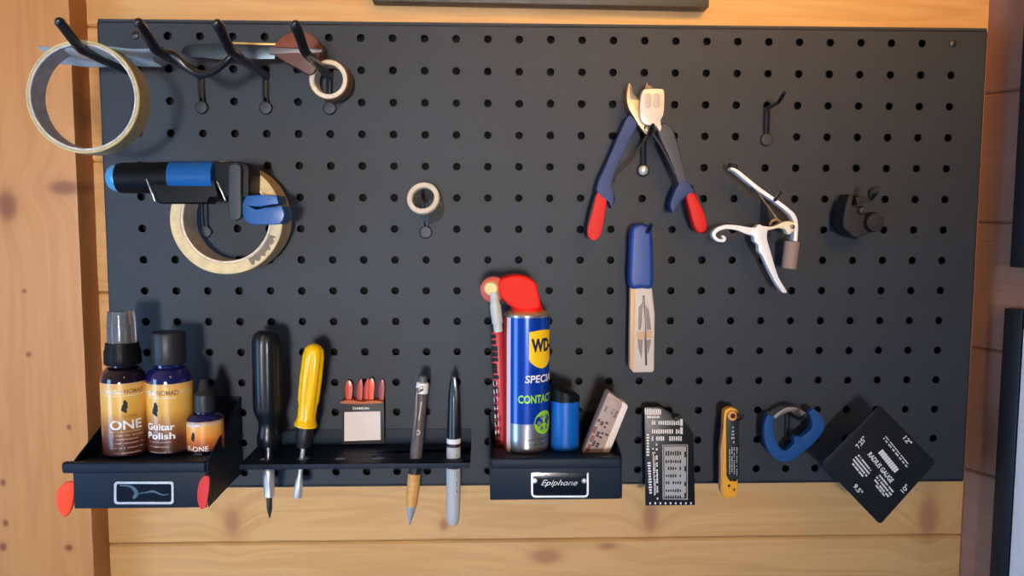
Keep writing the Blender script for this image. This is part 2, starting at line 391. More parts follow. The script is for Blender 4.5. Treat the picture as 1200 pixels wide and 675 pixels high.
# ================================================================== pegboard
bx0 = at(126, 300, 0).x; bx1 = at(1142.5, 300, 0).x; bz1 = at(600, 31, 0).z; bz0 = at(600, 566.5, 0).z
t = thing('pegboard', 'large black steel pegboard with round holes mounted on the pine wall', 'pegboard', (0, 0.02, bz0))
U, V, N_ = Vector((1, 0, 0)), Vector((0, 0, 1)), Vector((0, -1, 0))
o = hole(0, 14); X0, X1 = -13 * P, 13 * P
bm = NB()
holed(bm, 27, 15, P, P, 0.00385, o, U, V, N_, (X0 - P / 2) - bx0, bx1 - (X1 + P / 2), (-7 * P - P / 2) - bz0, bz1 - (7 * P + P / 2), 0.0016)
obj('front_panel', bm, black_steel, t, smooth=30)
bm = NB(); fl = 0.018; e = 0.0008
for c, s in ((((bx0 + bx1) / 2, fl / 2, bz1), (bx1 - bx0, fl, 0.0016)), (((bx0 + bx1) / 2, fl / 2, bz0), (bx1 - bx0, fl, 0.0016)), ((bx0, fl / 2, (bz0 + bz1) / 2), (0.0016, fl, bz1 - bz0)), ((bx1, fl / 2, (bz0 + bz1) / 2), (0.0016, fl, bz1 - bz0))):
    box(bm, c, s, 0.0004)
obj('side_flange', bm, black_steel, t)
bm = NB(); box(bm, ((bx0 + bx1) / 2, 0.0125, (bz0 + bz1) / 2), (bx1 - bx0 - 0.004, 0.001, bz1 - bz0 - 0.004)); obj('added_dark_sheet', bm, dark_void, t)  # unseen dark sheet added behind the holes so they read black
for (c_, r_) in ((0, 0), (26, 0), (0, 14), (26, 14)):
    q = hole(c_, r_); bm = NB(); lathe(bm, [(0.0001, 0.0016), (0.002, 0.0014), (0.0035, 0.0006), (0.0037, -0.001), (0.0036, -0.012)], q, (0, -1, 0), 20)
    obj('mounting_screw', bm, mat('dark_screw', (70, 70, 72), 0.4, metal=0.8), t)
    bm = NB(); box(bm, (q.x, 0.025, q.z), (0.008, 0.014, 0.008)); obj('spacer', bm, rubber, t)

# ================================================================== hooks
def make_hook(name, long_):
    t = thing(name, 'x', 'hook', (0, 0, 0))
    ra = 0.0041 if long_ else 0.0019
    pts = [(0, 0.008, 0), (0, 0.0, 0.0005)]
    if long_: path = [(0, 0.006, -0.001), (0, -0.004, 0.0), (0, -0.05, 0.001), (0, -0.098, 0.002), (0, -0.1065, 0.0030), (0, -0.112, 0.0052), (0, -0.137, 0.0165)]
    else: path = [(0, 0.006, -0.001), (0, -0.004, 0.0), (0, -0.018, 0.001), (0, -0.029, 0.0016), (0, -0.034, 0.003), (0, -0.045, 0.0085)]
    q = cr(path, 5); bm = NB(); tube(bm, q, ra, 12)
    e = Vector(path[-1]); dr = (Vector(path[-1]) - Vector(path[-2])).normalized()
    lathe(bm, [(ra, 0), (ra * 0.8, ra * 0.5), (ra * 0.3, ra * 0.9), (0.0001, ra)], e, dr, 12)
    obj('arm', bm, hook_black, t)
    bm = NB()
    for s in (-1, 1): tube(bm, [(s * 0.0021, -0.0015, 0.001), (s * 0.0021, -0.0022, -0.015), (s * 0.0019, -0.0015, -P + 0.004)], 0.0011, 8)
    obj('stem', bm, hook_black, t)
    bm = NB(); lathe(bm, [(0.0028, -0.006), (0.0028, 0.0002), (0.0060, 0.0003), (0.0064, 0.0018), (0.0052, 0.0032), (0.0001, 0.0036)], (0, 0, -P), (0, -1, 0), 24)
    obj('foot_disc', bm, mat('disc_grey', (36, 40, 46), 0.45), t)
    return t
def dup(root, loc, label, group):
    r = root.copy(); C.objects.link(r); r.location = loc; r['label'] = label; r['group'] = group
    for ch in list(root.children):
        c = ch.copy(); C.objects.link(c); c.parent = r
    return r
long_spots = [((0, 1), 'long black hook holding the thin masking tape roll at the top left corner'),
              ((2, 1), 'long black hook second from left in the top row, under the pale cloth end'),
              ((4, 1), 'long black hook third from left in the top row, beside the knife blade'),
              ((6, 1), 'long black hook in front of the brown knife handle, holding the small tape roll')]
h0 = make_hook('pegboard_hook', True)
for i, ((c, r), lb) in enumerate(long_spots):
    loc = hole(c, r) + Vector((0, 0, -0.006))
    if i == 0: h0.location = loc; h0['label'] = lb; h0['group'] = 'long hooks along the top of the pegboard'
    else: dup(h0, loc, lb, 'long hooks along the top of the pegboard')
short_spots = [((3, 4), 'short black hook hidden behind the winder, inside the top of the thick tape ring'),
               ((2, 5), 'short black hook whose foot disc shows inside the thick tape ring, under the winder'),
               ((9, 5), 'short black hook inside the small clear tape core near mid board'),
               ((15.95, 3), 'short black hook between the open cutter handles'),
               ((15.97, 6), 'short black hook at the top of the blue capped file'),
               ((20, 2), 'short empty black hook above the silver capo'),
               ((20, 5), 'short black hook carrying the silver capo'),
               ((23, 5), 'short black hook carrying the black clamp at the right'),
               ((17, 12), 'short black hook behind the black ruler card with white scales'),
               ((19, 12), 'short black hook at the top of the yellow and black folding tool'),
               ((21, 12), 'short black hook inside the blue carabiner'),
               ((24, 13), 'short black hook behind the diamond hung radius gauge card')]
h1 = None
for (c, r), lb in short_spots:
    c = round(c)
    loc = hole(c, r) + Vector((0, 0, -0.003 if (c, r) != (3, 4) else -0.010))
    if h1 is None:
        h1 = make_hook('pegboard_hook', False); h1.location = loc; h1['label'] = lb; h1['group'] = 'short hooks on the pegboard'
    else:
        hk = dup(h1, loc, lb, 'short hooks on the pegboard')
        if (c, r) == (16, 3):
            ORG[hk.name] = loc; q = loc + Vector((0, -0.0036, -P)); bm = NB()
            lathe(bm, [(0.0045, -0.0005), (0.0045, 0.0008), (0.0032, 0.0018), (0.0001, 0.0021)], q, (0, -1, 0), 24)
            obj('screw_head', bm, mat('bright_screw', (205, 210, 215), 0.3, metal=0.6), hk, 'bright cross head screw')

# ================================================================== tape rolls
def ring_lathe(bm, ro, ri, w, c, axis, seg=64, wob=0.0):
    bev = min(0.0008, (ro - ri) * 0.3)
    prof = [(ri, bev), (ri + bev, 0), (ro - bev, 0), (ro, bev), (ro, w - bev), (ro - bev, w), (ri + bev, w), (ri, w - bev), (ri, bev)]
    lathe(bm, prof, c, axis, seg, caps=False, flute=(lambda k, a: wob * (math.sin(3 * a + 1) + 0.6 * math.sin(7 * a))) if wob else None)
def tape(name, label, cen_px, d_front, w, ro_px, ri_px, core_px, m_tape, m_core, tilt=(0, 0), wob=0.0):
    s = sz(d_front); c = at(cen_px[0], cen_px[1], d_front)
    ax = Vector((tilt[0], 1, tilt[1])).normalized()
    t = thing(name, label, 'tape roll', c + ax * w / 2)
    bm = NB(); ring_lathe(bm, ro_px * s, core_px * s, w, c, ax, 72, wob); obj('tape_winding', bm, m_tape, t, smooth=30)
    bm = NB(); ring_lathe(bm, core_px * s - 0.00005, ri_px * s, w * 1.01, c - ax * w * 0.005, ax, 72); obj('cardboard_core', bm, m_core, t, smooth=30)
    return t
def hook_top(c, r, d): q = hole(c, r); return q.z - 0.006 + 0.001 + 0.0036
# 1 big thin roll
d1 = 0.102; s = sz(d1); r1 = 63.5 * s; ri1 = r1 - 0.0042
c = at(96.5, 109, d1); c.z = hook_top(0, 1, d1) + 0.0014 - 0.0 - ri1 + 0.0003 + 0.0002
c.x = at(96.5, 109, d1).x
t = thing('masking_tape_roll', 'nearly empty wide masking tape roll hanging from the top left hook', 'tape roll', c)
bm = NB(); ring_lathe(bm, r1, r1 - 0.0024, 0.023, c, Vector((0.0, 1, 0)), 80); obj('tape_winding', bm, mat('tan_tape', (205, 185, 135), 0.6, var=0.1, bscale=200), t, smooth=30)
bm = NB(); ring_lathe(bm, r1 - 0.0024, ri1, 0.0232, c + Vector((0, -0.0001, 0)), Vector((0.0, 1, 0)), 80); obj('cardboard_core', bm, card_grey, t, smooth=30)
# 2 thick ring
d2 = 0.048; s = sz(d2); ro, ri = 65.0 * s, 49.5 * s
c = at(264.5, 256, d2)
t = thing('masking_tape_roll', 'thick cream masking tape roll hanging behind the blue and black winder', 'tape roll', c)
bm = NB(); ring_lathe(bm, ro, ri + 0.002, 0.032, c, Vector((0.03, 1, 0)), 90, wob=0.006); obj('tape_winding', bm, cream_tape, t, smooth=30)
bm = NB(); ring_lathe(bm, ri + 0.002, ri, 0.0325, c + Vector((0, -0.0002, 0)), Vector((0.03, 1, 0)), 90, wob=0.006); obj('cardboard_core', bm, mat('tan_core', (232, 214, 192), 0.75, var=0.15, bscale=200), t, smooth=30)
bm = NB()
for a0, a1 in ((-62, -20),):                                      # torn grey patch on the lower right of the face
    n = 14; vs = []
    for i in range(n + 1):
        a = math.radians(a0 + (a1 - a0) * i / n); j = 0.0016 * math.sin(i * 2.3)
        for rr in (ri + 0.0025, ri + 0.0085 + j): vs.append(c + Vector((math.cos(a) * rr, -0.0003 - 0.03 * math.cos(a) * rr * 0 + 0.0, math.sin(a) * rr)) + Vector((0, -0.03 * 0 + -math.cos(a) * rr * 0.03, 0)))
    add_faces(bm, vs, [(2 * i, 2 * i + 2, 2 * i + 3, 2 * i + 1) for i in range(n)])
obj('torn_patch', bm, mat('torn_grey', (128, 116, 98), 0.8, var=0.2, bscale=300), t, 'torn grey patch on the tape face')
# 3 small roll on the fourth hook
d3 = 0.034; s = sz(d3); ro, ri = 23.0 * s, 16.5 * s
c = at(385, 99, d3); c.z = hook_top(6, 1, d3) + 0.0002 - ri
t = thing('small_tape_roll', 'small brown tape roll with cream edge on the fourth long hook', 'tape roll', c)
bm = NB(); ring_lathe(bm, ro, ri + 0.0025, 0.019, c, Vector((0.06, 1, 0)), 56); obj('tape_winding', bm, mat('brown_tape', (120, 88, 66), 0.5), t, smooth=30)
bm = NB(); ring_lathe(bm, ri + 0.0026, ri, 0.0196, c + Vector((0, -0.0004, 0)), Vector((0.06, 1, 0)), 56); obj('cardboard_core', bm, mat('cream_core', (215, 202, 178), 0.7, var=0.12, bscale=300), t, smooth=30)
bm = NB(); vs = []; n = 22
for i in range(n + 1):
    a = 2 * PI * i / n
    for rr in (ri + 0.001, ro - 0.001): vs.append(c + Vector((math.cos(a) * rr, -0.0006 - math.cos(a) * rr * 0.06, math.sin(a) * rr)))
add_faces(bm, vs, [(2 * i, 2 * i + 2, 2 * i + 3, 2 * i + 1) for i in range(n)]); obj('tape_edge', bm, mat('cream_edge', (222, 208, 182), 0.7, var=0.1, bscale=300), t)
# 4 tiny clear roll
d4 = 0.046; s = sz(d4); c = at(495.5, 231.5, d4); ax = Vector((0.15, 1, -0.34)).normalized()
t = thing('clear_tape_core', 'tiny clear plastic tape core with a cream end ring on a mid board hook', 'tape roll', c)
bm = NB(); ring_lathe(bm, 19 * s, 13.2 * s, 0.005, c, ax, 48); obj('end_ring', bm, mat('cream_ring', (214, 200, 178), 0.55, var=0.08), t, smooth=30)
bm = NB(); ring_lathe(bm, 16.5 * s, 13.6 * s, 0.032, c + ax * 0.005, ax, 48); obj('tube', bm, mat('clear_plastic', (215, 215, 200), 0.12, trans=0.85, ior=1.25), t, 'clear plastic tube', smooth=30)

# ================================================================== cloth and knife on the long hooks
armz = hook_top(2, 1, 0) + 0.002
cloth_m = mat('pale_cloth', (214, 226, 230), 0.75, var=0.12, bscale=60, bump=0.4)
def cloth_sheet(bm, corners, z0, th, nx=16, ny=8, amp=0.001, ph=0):
    g0, g1 = [], []; sag = lambda u, v: -0.0026 * (1 - v) - 0.0012 * math.sin(PI * u)
    for j in range(ny + 1):
        for i in range(nx + 1):
            u, v = i / nx, j / ny
            p = (corners[0] * (1 - u) + corners[1] * u) * (1 - v) + (corners[3] * (1 - u) + corners[2] * u) * v
            p = p + Vector((0.0016 * math.sin(7 * v + ph), 0.0015 * math.sin(9 * u + ph), z0 + sag(u, v) + amp * math.sin(5 * u * 2 + 3 * v + ph)))
            edge = min(u, 1 - u, v * 1.0, 1 - v); k = min(1.0, edge / 0.06)
            g0.append(p + Vector((0, 0, th / 2 - k * th / 2))); g1.append(p + Vector((0, 0, th / 2 + k * th / 2)))
    W = nx + 1; fs = []; n = len(g0)
    for j in range(ny):
        for i in range(nx):
            a = j * W + i; fs += [(a, a + 1, a + W + 1, a + W), (n + a, n + a + W, n + a + W + 1, n + a + 1)]
    for i in range(nx): fs += [(i, n + i, n + i + 1, i + 1), (ny * W + i, ny * W + i + 1, n + ny * W + i + 1, n + ny * W + i)]
    for j in range(ny): fs += [(j * W, (j + 1) * W, n + (j + 1) * W, n + j * W), (j * W + nx, n + j * W + nx, n + (j + 1) * W + nx, (j + 1) * W + nx)]
    add_faces(bm, g0 + g1, fs)
def bx(X, d): p = bp(X, 0, d); return Vector((p.x, p.y, 0))
t = thing('folded_cloth', 'folded pale blue grey cloth lying across the two leftmost long hooks', 'cloth', (bp(-390, 0, 0).x, -0.08, armz))
def ax_(px, d): p = at(px, 60, d); return Vector((p.x, -d, 0))
bm = NB(); cloth_sheet(bm, [ax_(64, 0.036), ax_(188, 0.036), ax_(176, 0.066), ax_(54, 0.066)], armz - 0.0026, 0.0014, ph=1.1); obj('lower_fold', bm, cloth_m, t)
bm = NB(); cloth_sheet(bm, [ax_(54, 0.064), ax_(172, 0.064), ax_(193, 0.101), ax_(44, 0.101)], armz - 0.0014, 0.0014, ph=0.2); obj('upper_fold', bm, cloth_m, t)

# flat knife: steel blade along the hooks, brown two-part handle by the fourth hook
dK = 0.034
t = thing('flat_knife', 'long flat steel blade with rounded brown handle resting on the third hook', 'knife', at(300, 60, dK))
bm = NB(); prism(bm, cr([(212, 62), (216, 55), (228, 52), (262, 50.5), (322, 51)], 4) + [(322, 69), (262, 70), (222, 67)], dK, 0.003, 0.0003); obj('blade', bm, mat('knife_blade', (62, 72, 80), 0.35, metal=0.8), t)
bm = NB(); prism(bm, [(262, 49), (323, 50.5), (323, 53), (262, 51)], dK + 0.0006, 0.0042, 0.0003); obj('edge_reflection', bm, mat('painted_edge_reflection', (205, 165, 95), 0.4, metal=0.6), t, 'yellow reflection along the blade edge, painted as a strip')  # yellow reflection on the blade edge, painted as a coloured strip
brown = mat('brown_wood', (88, 46, 38), 0.4, var=0.25, bscale=90, coat=0.2)
bm = NB(); prism(bm, cr([(320, 55), (330, 44), (345, 37), (360, 38), (372, 47), (377, 57)], 5) , dK + 0.006, 0.015, 0.003, 3); obj('upper_scale', bm, mat('orange_wood', (118, 56, 32), 0.4, var=0.25, bscale=90, coat=0.2), t, 'orange brown upper handle scale')
bm = NB(); prism(bm, cr([(376, 61), (373, 74), (364, 87), (352, 82), (334, 72), (320, 63)], 5), dK + 0.006, 0.015, 0.003, 3); obj('lower_scale', bm, brown, t)
bm = NB(); prism(bm, [(316, 55), (377, 56.5), (377, 62), (316, 63.5)], dK + 0.0035, 0.010, 0.0005); obj('tang', bm, mat('tang_grey', (120, 116, 118), 0.4, metal=0.6), t)
# black loop between hooks 2 and 3
zl = (armz - CAM.z)
pa = [at(190, 66, 0.089), at(199, 62.0, 0.090), at(208, 68, 0.090), at(220, 80, 0.088), at(236, 87, 0.087), at(253, 82, 0.088), at(266, 71, 0.090), at(276, 61.5, 0.090), at(284, 68, 0.086)]
bm = NB(); q = cr([tuple(p) for p in pa], 6); tube(bm, q, 0.0030, 12)
solo('rubber_loop', bm, hook_black, 'glossy black loop slung in a U between the second and third long hooks', 'loop', at(236, 87, 0.087))

# ================================================================== string winder
dW = 0.0645; s = sz(dW)
t = thing('string_winder', 'blue and black string winder lying over the thick tape roll', 'string winder', at(210, 212, dW))
blue_w = mat('winder_blue', (20, 88, 156), 0.3)
def wz(p): return (p[0] / 4.217 + 110, p[1] / 4.217 + 170)
a0 = at(*wz((62, 163)), dW); a1 = at(*wz((750, 160)), dW); ax = (a1 - a0); LL = ax.length; ax.normalize()
def wl(x): return (x - 62) / (750 - 62) * LL
def lathe2(bm, prof): lathe(bm, [(r * s / 4.217, wl(x)) for x, r in prof], a0, ax, 36)
bm = NB(); lathe2(bm, [(62, 1), (68, 30), (82, 52), (104, 66), (126, 71), (126, 60)]); obj('end_cap', bm, mat('light_blue_cap', (60, 150, 205), 0.25, coat=0.4), t, 'light blue rounded end cap')
bm = NB(); lathe2(bm, [(110, 55), (122, 70), (150, 74), (388, 76), (388, 60)]); 
prism(bm, [wz(p) for p in ((255, 170), (300, 282), (330, 290), (560, 290), (575, 262), (620, 262), (600, 170))], dW + 0.012, 0.024, 0.003, 3)
obj('grip', bm, plastic_black, t)
bm = NB(); lathe2(bm, [(384, 60), (386, 78), (602, 80), (606, 60)]); obj('blue_band', bm, blue_w, t, 'blue sleeve around the grip')
bm = NB(); prism(bm, [wz(p) for p in cr([(600, 90), (625, 82), (700, 80), (745, 88), (768, 115), (768, 180), (765, 250), (740, 262), (700, 262), (650, 258), (600, 190)], 3, True)], dW + 0.018, 0.034, 0.003, 3); obj('hub', bm, plastic_black, t)
for pp in (((256, 168), (260, 167), (303, 277), (299, 279)), ((605, 180), (609, 179), (651, 273), (647, 275))):
    bm = NB(); prism(bm, [wz(p) for p in pp], dW + 0.0205, 0.004, 0.0002); obj('silver_line', bm, satin, t)
bm = NB(); prism(bm, [wz(p) for p in rrect(664, 90, 728, 372, 26)], dW + 0.024, 0.008, 0.0015, 3); obj('crank_arm', bm, mat('dark_grey_rubber', (42, 47, 52), 0.5), t, 'dark grey crank arm')
bm = NB()
prism(bm, [wz(p) for p in [(765, 300), (800, 318), (850, 308), (930, 300), (942, 340), (935, 372), (915, 392), (790, 395), (750, 380), (732, 335), (735, 280), (752, 250), (800, 245), (905, 250), (912, 292), (860, 297), (820, 306)]], dW + 0.020, 0.030, 0.0022, 3)
obj('peg_head', bm, blue_w, t)

# ================================================================== cutters
dP = 0.030
t = thing('cable_cutters', 'side cutters with blue and red handles hanging open on a hook', 'pliers', at(760, 150, dP))
def z8(p): return zm(p, 3.217, 670, 80)
def z6(p): return zm(p, 7.5, 720, 90)
navy = mat('navy_grip', (22, 50, 104), 0.5); grip_grey = mat('grey_grip', (58, 60, 70), 0.5)
bm = NB(); prism(bm, z8(cr([(212, 180), (185, 235), (160, 290), (128, 365), (100, 428), (95, 462), (112, 490), (138, 502), (150, 528), (160, 500), (158, 458), (148, 436), (190, 330), (222, 262), (248, 214), (235, 190)], 3, True)), dP, 0.013, 0.0022, 3); obj('left_grip', bm, navy, t, 'navy left grip')
bm = NB(); prism(bm, z8(cr([(96, 470), (78, 540), (60, 605), (66, 640), (92, 648), (112, 620), (124, 560), (132, 500), (116, 488)], 3, True)), dP + 0.001, 0.014, 0.003, 3); obj('left_tip', bm, red_pl, t, 'red left grip end')
bm = NB(); prism(bm, z8([(92, 470), (72, 530), (58, 590), (57, 640), (64, 640), (80, 560), (100, 490)]), dP - 0.001, 0.010, 0.001); obj('left_edge', bm, rubber, t)
bm = NB(); prism(bm, z8(cr([(345, 205), (372, 215), (392, 255), (418, 345), (440, 430), (452, 462), (432, 478), (414, 470), (390, 400), (362, 330), (335, 268), (325, 235)], 3, True)), dP, 0.013, 0.0022, 3); obj('right_grip', bm, grip_grey, t, 'dark grey right grip')
bm = NB(); prism(bm, z8(cr([(400, 440), (378, 490), (372, 520), (384, 546), (404, 512), (432, 484), (462, 470), (448, 440), (425, 425)], 3, True)), dP + 0.0006, 0.013, 0.002, 3); obj('right_guard', bm, navy, t)
bm = NB(); prism(bm, z8(cr([(432, 478), (448, 545), (466, 605), (490, 622), (511, 605), (506, 560), (484, 510), (462, 468)], 3, True)), dP + 0.001, 0.014, 0.003, 3); obj('right_tip', bm, red_pl, t, 'red right grip end')
bm = NB(); prism(bm, z8([(455, 440), (480, 480), (508, 545), (512, 600), (503, 575), (480, 505), (460, 462)]), dP - 0.0005, 0.012, 0.0008); obj('right_edge', bm, rubber, t)
bm = NB(); prism(bm, z6(cr([(130, 55), (113, 120), (108, 200), (128, 280), (165, 345), (215, 425), (268, 492), (300, 500), (318, 450), (280, 380), (235, 330), (226, 205), (200, 190), (165, 150), (150, 90)], 3, True)), dP - 0.001, 0.008, 0.001); obj('left_jaw', bm, tan_steel, t, 'steel left jaw')
bm = NB(); prism(bm, z6([(148, 90), (165, 150), (200, 186), (226, 200), (226, 207), (140, 196), (132, 120), (136, 70)]), dP - 0.0002, 0.002, 0.0002); obj('cutting_edge', bm, dsteel, t)
bm = NB(); prism(bm, z6([(262, 110), (275, 60), (292, 48), (300, 80), (318, 75), (338, 95), (345, 130), (400, 300), (330, 470), (300, 500), (260, 420), (270, 300)]), dP - 0.003, 0.007, 0.0008); obj('right_jaw', bm, dsteel, t)
bm = NB(); prism(bm, z6(cr([(247, 125), (270, 110), (330, 104), (400, 106), (434, 118), (440, 180), (438, 260), (430, 335), (405, 385), (416, 440), (404, 478), (388, 462), (368, 432), (310, 425), (255, 408), (228, 360), (226, 270), (232, 190)], 2, True)), dP + 0.004, 0.012, 0.0015, 2)
guard = obj('jaw_guard', bm, mat('milky_plastic', (226, 208, 186), 0.35, var=0.06, bscale=150, coat=0.2), t, 'milky white plastic jaw guard')
for q in ([(272, 160), (300, 145), (322, 165), (318, 262), (275, 262)], [(345, 165), (375, 145), (400, 165), (395, 262), (345, 262)]):
    bm = NB(); prism(bm, z6(cr(q, 3, True)), dP + 0.0045, 0.001, 0.0003); obj('guard_window', bm, mat('milky_tan', (196, 176, 155), 0.4), guard)  # two darker milky panels on the guard face
for q, dd in (([(300, 235), (262, 290), (215, 355), (165, 405), (158, 430)], -0.002), ([(300, 240), (335, 290), (368, 350), (390, 400)], -0.002)):
    bm = NB(); tube(bm, [at(x, y, dP + dd + 0.001 * i) for i, (x, y) in enumerate(z8(q))], 0.0011, 8); obj('spring_wire', bm, dsteel, t)
bm = NB(); lathe(bm, [(0.0001, 0.0025), (0.004, 0.002), (0.005, 0.0005), (0.005, -0.006)], at(*z6([(300, 455)])[0], dP - 0.002), (0, -1, 0), 20); obj('pivot', bm, dsteel, t)

# ================================================================== blue capped file in a clear case
dB = 0.026
t = thing('needle_file_case', 'slim clear case with a blue cap hanging beneath the cutters', 'tool case', at(752, 350, dB))
def z2(p): return zm(p, 3.375, 720, 250)
bm = NB(); prism(bm, z2(cr([(66, 80), (76, 52), (98, 42), (125, 44), (146, 60), (152, 90), (155, 200), (152, 292), (108, 296), (62, 290), (62, 180)], 3, True)), dB + 0.002, 0.014, 0.0042, 4); obj('blue_cap', bm, mat('cap_blue', (20, 62, 142), 0.4), t, 'blue cap')
bm = NB(); prism(bm, z2([(65, 296), (62, 460), (60, 612), (76, 631), (152, 630), (158, 620), (161, 400), (150, 296)]), dB, 0.012, 0.0025, 3); obj('clear_case', bm, mat('milk_clear', (232, 222, 212), 0.15, trans=0.2, coat=0.5, ior=1.3, var=0.05), t, 'cloudy clear case')
bm = NB(); prism(bm, z2([(112, 325), (120, 325), (126, 480), (130, 602), (122, 602), (118, 480)]), dB + 0.0008, 0.002, 0.0002); obj('needle', bm, dsteel, t)
bm = NB(); prism(bm, z2([(88, 470), (148, 466), (150, 494), (90, 498)]), dB + 0.0006, 0.001, 0.0002); obj('tan_band', bm, mat('tan_band', (205, 165, 120), 0.5), t)
bm = NB()
prism(bm, z2([(96, 372), (112, 350), (108, 430), (104, 462), (94, 462)]), dB + 0.0004, 0.001, 0.0001); prism(bm, z2([(124, 362), (136, 380), (146, 460), (128, 462)]), dB + 0.0004, 0.001, 0.0001)
prism(bm, z2([(92, 500), (112, 500), (108, 575), (96, 540)]), dB + 0.0004, 0.001, 0.0001); prism(bm, z2([(126, 500), (146, 500), (140, 530), (132, 560)]), dB + 0.0004, 0.001, 0.0001)
obj('dark_insert', bm, mat('insert_grey', (138, 126, 118), 0.5), t)
bm = NB(); prism(bm, z2([(64, 300), (84, 300), (80, 470), (76, 625), (62, 610)]), dB + 0.0003, 0.001, 0.0002); obj('side_strip', bm, mat('side_tan', (220, 175, 125), 0.4), t, 'tan strip along the left side')

# ================================================================== capo
dC = 0.030
t = thing('guitar_capo', 'silver spring capo with a curled lever hanging on a hook', 'capo', at(893, 270, dC))
def z4(p): return zm([(x, y) + ((w[0] / 4.217,) if w else ()) for x, y, *w in p], 4.217, 830, 190)
silver = mat('capo_silver', (236, 236, 234), 0.3, metal=0.1)
bm = NB(); wstroke(bm, z4([(112, 32, 12), (140, 44, 18), (185, 80, 19), (250, 132, 19), (330, 188, 19), (395, 238, 20), (425, 272, 22), (435, 320, 20), (432, 392, 18)]), dC, 0.011, 5, 0.0008); obj('top_bar', bm, silver, t)
bm = NB(); lathe(bm, [(0.0001, -0.002), (0.0045, 0), (0.0055, 0.0015), (0.0055, 0.0026)], at(831 + 27, 198, dC - 0.006) + Vector((0, 0, 0)), (0.6, 0.2, 0.8), 16); obj('end_button', bm, rubber, t)
bm = NB(); wstroke(bm, z4([(70, 366, 10), (82, 376, 13), (74, 388, 14), (52, 386, 14), (33, 372, 15), (30, 352, 16), (50, 332, 18), (90, 320, 20), (140, 324, 24), (185, 336, 32), (225, 345, 40), (262, 348, 46)]), dC + 0.001, 0.009, 5, 0.0012); obj('curled_lever', bm, silver, t)
bm = NB(); prism(bm, z4(cr([(210, 345), (235, 322), (252, 308), (272, 316), (300, 322), (292, 350), (292, 385), (305, 430), (322, 490), (348, 570), (388, 638), (380, 646), (365, 640), (330, 590), (285, 500), (268, 462), (250, 440), (248, 410), (228, 392), (225, 370)], 3, True)), dC + 0.0014, 0.009, 0.0012); obj('long_lever', bm, silver, t)
bm = NB(); prism(bm, z4(cr([(290, 322), (330, 316), (355, 303), (395, 292), (425, 300), (432, 330), (412, 352), (392, 356), (380, 334), (350, 326), (300, 336)], 3, True)), dC + 0.002, 0.009, 0.001); obj('hinge_arm', bm, mat('warm_silver', (232, 220, 190), 0.35, metal=0.1), t)
bm = NB(); q = [at(x, y, dC - 0.002) for x, y in z4(cr([(245, 152), (300, 225), (350, 295)], 4))]; tube(bm, q, 0.0009, 8)
q = [at(x, y, dC + 0.003) for x, y in z4(cr([(306, 312), (310, 296), (328, 286), (350, 290), (358, 300)], 4))]; tube(bm, q, 0.0012, 8); obj('spring', bm, tan_steel, t)
bm = NB(); prism(bm, z4([(214, 122), (236, 118), (268, 140), (262, 156), (240, 150)]), dC - 0.001, 0.006, 0.0006); obj('bracket', bm, mat('bracket_grey', (120, 122, 120), 0.4, metal=0.6), t)
a = at(*z4([(414, 392)])[0], dC - 0.006); b = at(*z4([(397, 526)])[0], dC - 0.006); v = b - a
bm = NB(); lathe(bm, [(0.0066, 0), (0.0071, 0.0006), (0.0071, v.length - 0.0006), (0.0066, v.length)], a, v, 24); obj('rubber_pad', bm, mat('taupe_rubber', (148, 128, 116), 0.55), t, 'taupe rubber pad')
bm = NB(); lathe(bm, [(0.0001, 0.0015), (0.002, 0.001), (0.0022, -0.002)], at(*z4([(416, 318)])[0], dC + 0.002), (0, -1, 0), 14); obj('rivet', bm, dsteel, t)

# ================================================================== black clamp on the right
dD = 0.032
t = thing('black_clamp', 'small knobbly matt black clamp hanging far right, matching the board', 'clamp', at(1005, 255, dD))
def z3(p): return zm([(x, y) + ((w[0] / 8.4375,) if w else ()) for x, y, *w in p], 8.4375, 970, 210)
cb = mat('clamp_black', (17, 18, 21), 0.55)
bm = NB(); prism(bm, z3(cr([(215, 150), (262, 165), (246, 262), (330, 270), (372, 300), (380, 360), (450, 345), (498, 375), (512, 430), (460, 490), (380, 552), (320, 560), (288, 580), (240, 560), (200, 520), (160, 480), (155, 400), (170, 300), (190, 220)], 3, True)), dD, 0.022, 0.004, 3); obj('body', bm, cb, t)
bm = NB(); wstroke(bm, z3([(285, 215, 70), (340, 205, 60), (400, 200, 62), (455, 190, 50)]), dD + 0.002, 0.012, 4, 0.002); obj('jaw', bm, cb, t)
bm = NB(); wstroke(bm, z3([(440, 175, 34), (438, 120, 30), (480, 85, 26), (545, 78, 16)]), dD + 0.006, 0.006, 4, 0.001); obj('lever', bm, cb, t)
bm = NB(); lathe(bm, [(0.0001, 0.003), (0.003, 0.0026), (0.0038, 0.001), (0.0038, -0.002)], at(*z3([(335, 310)])[0], dD + 0.001), (0, -1, 0), 16); obj('screw', bm, mat('dull_screw', (60, 66, 70), 0.4, metal=0.7), t)
bm = NB(); lathe(bm, [(0.0095, -0.008), (0.010, 0.0), (0.0085, 0.004), (0.0001, 0.0045)], at(*z3([(455, 425)])[0], dD + 0.001), (0, -1, 0), 10); obj('knob', bm, cb, t)

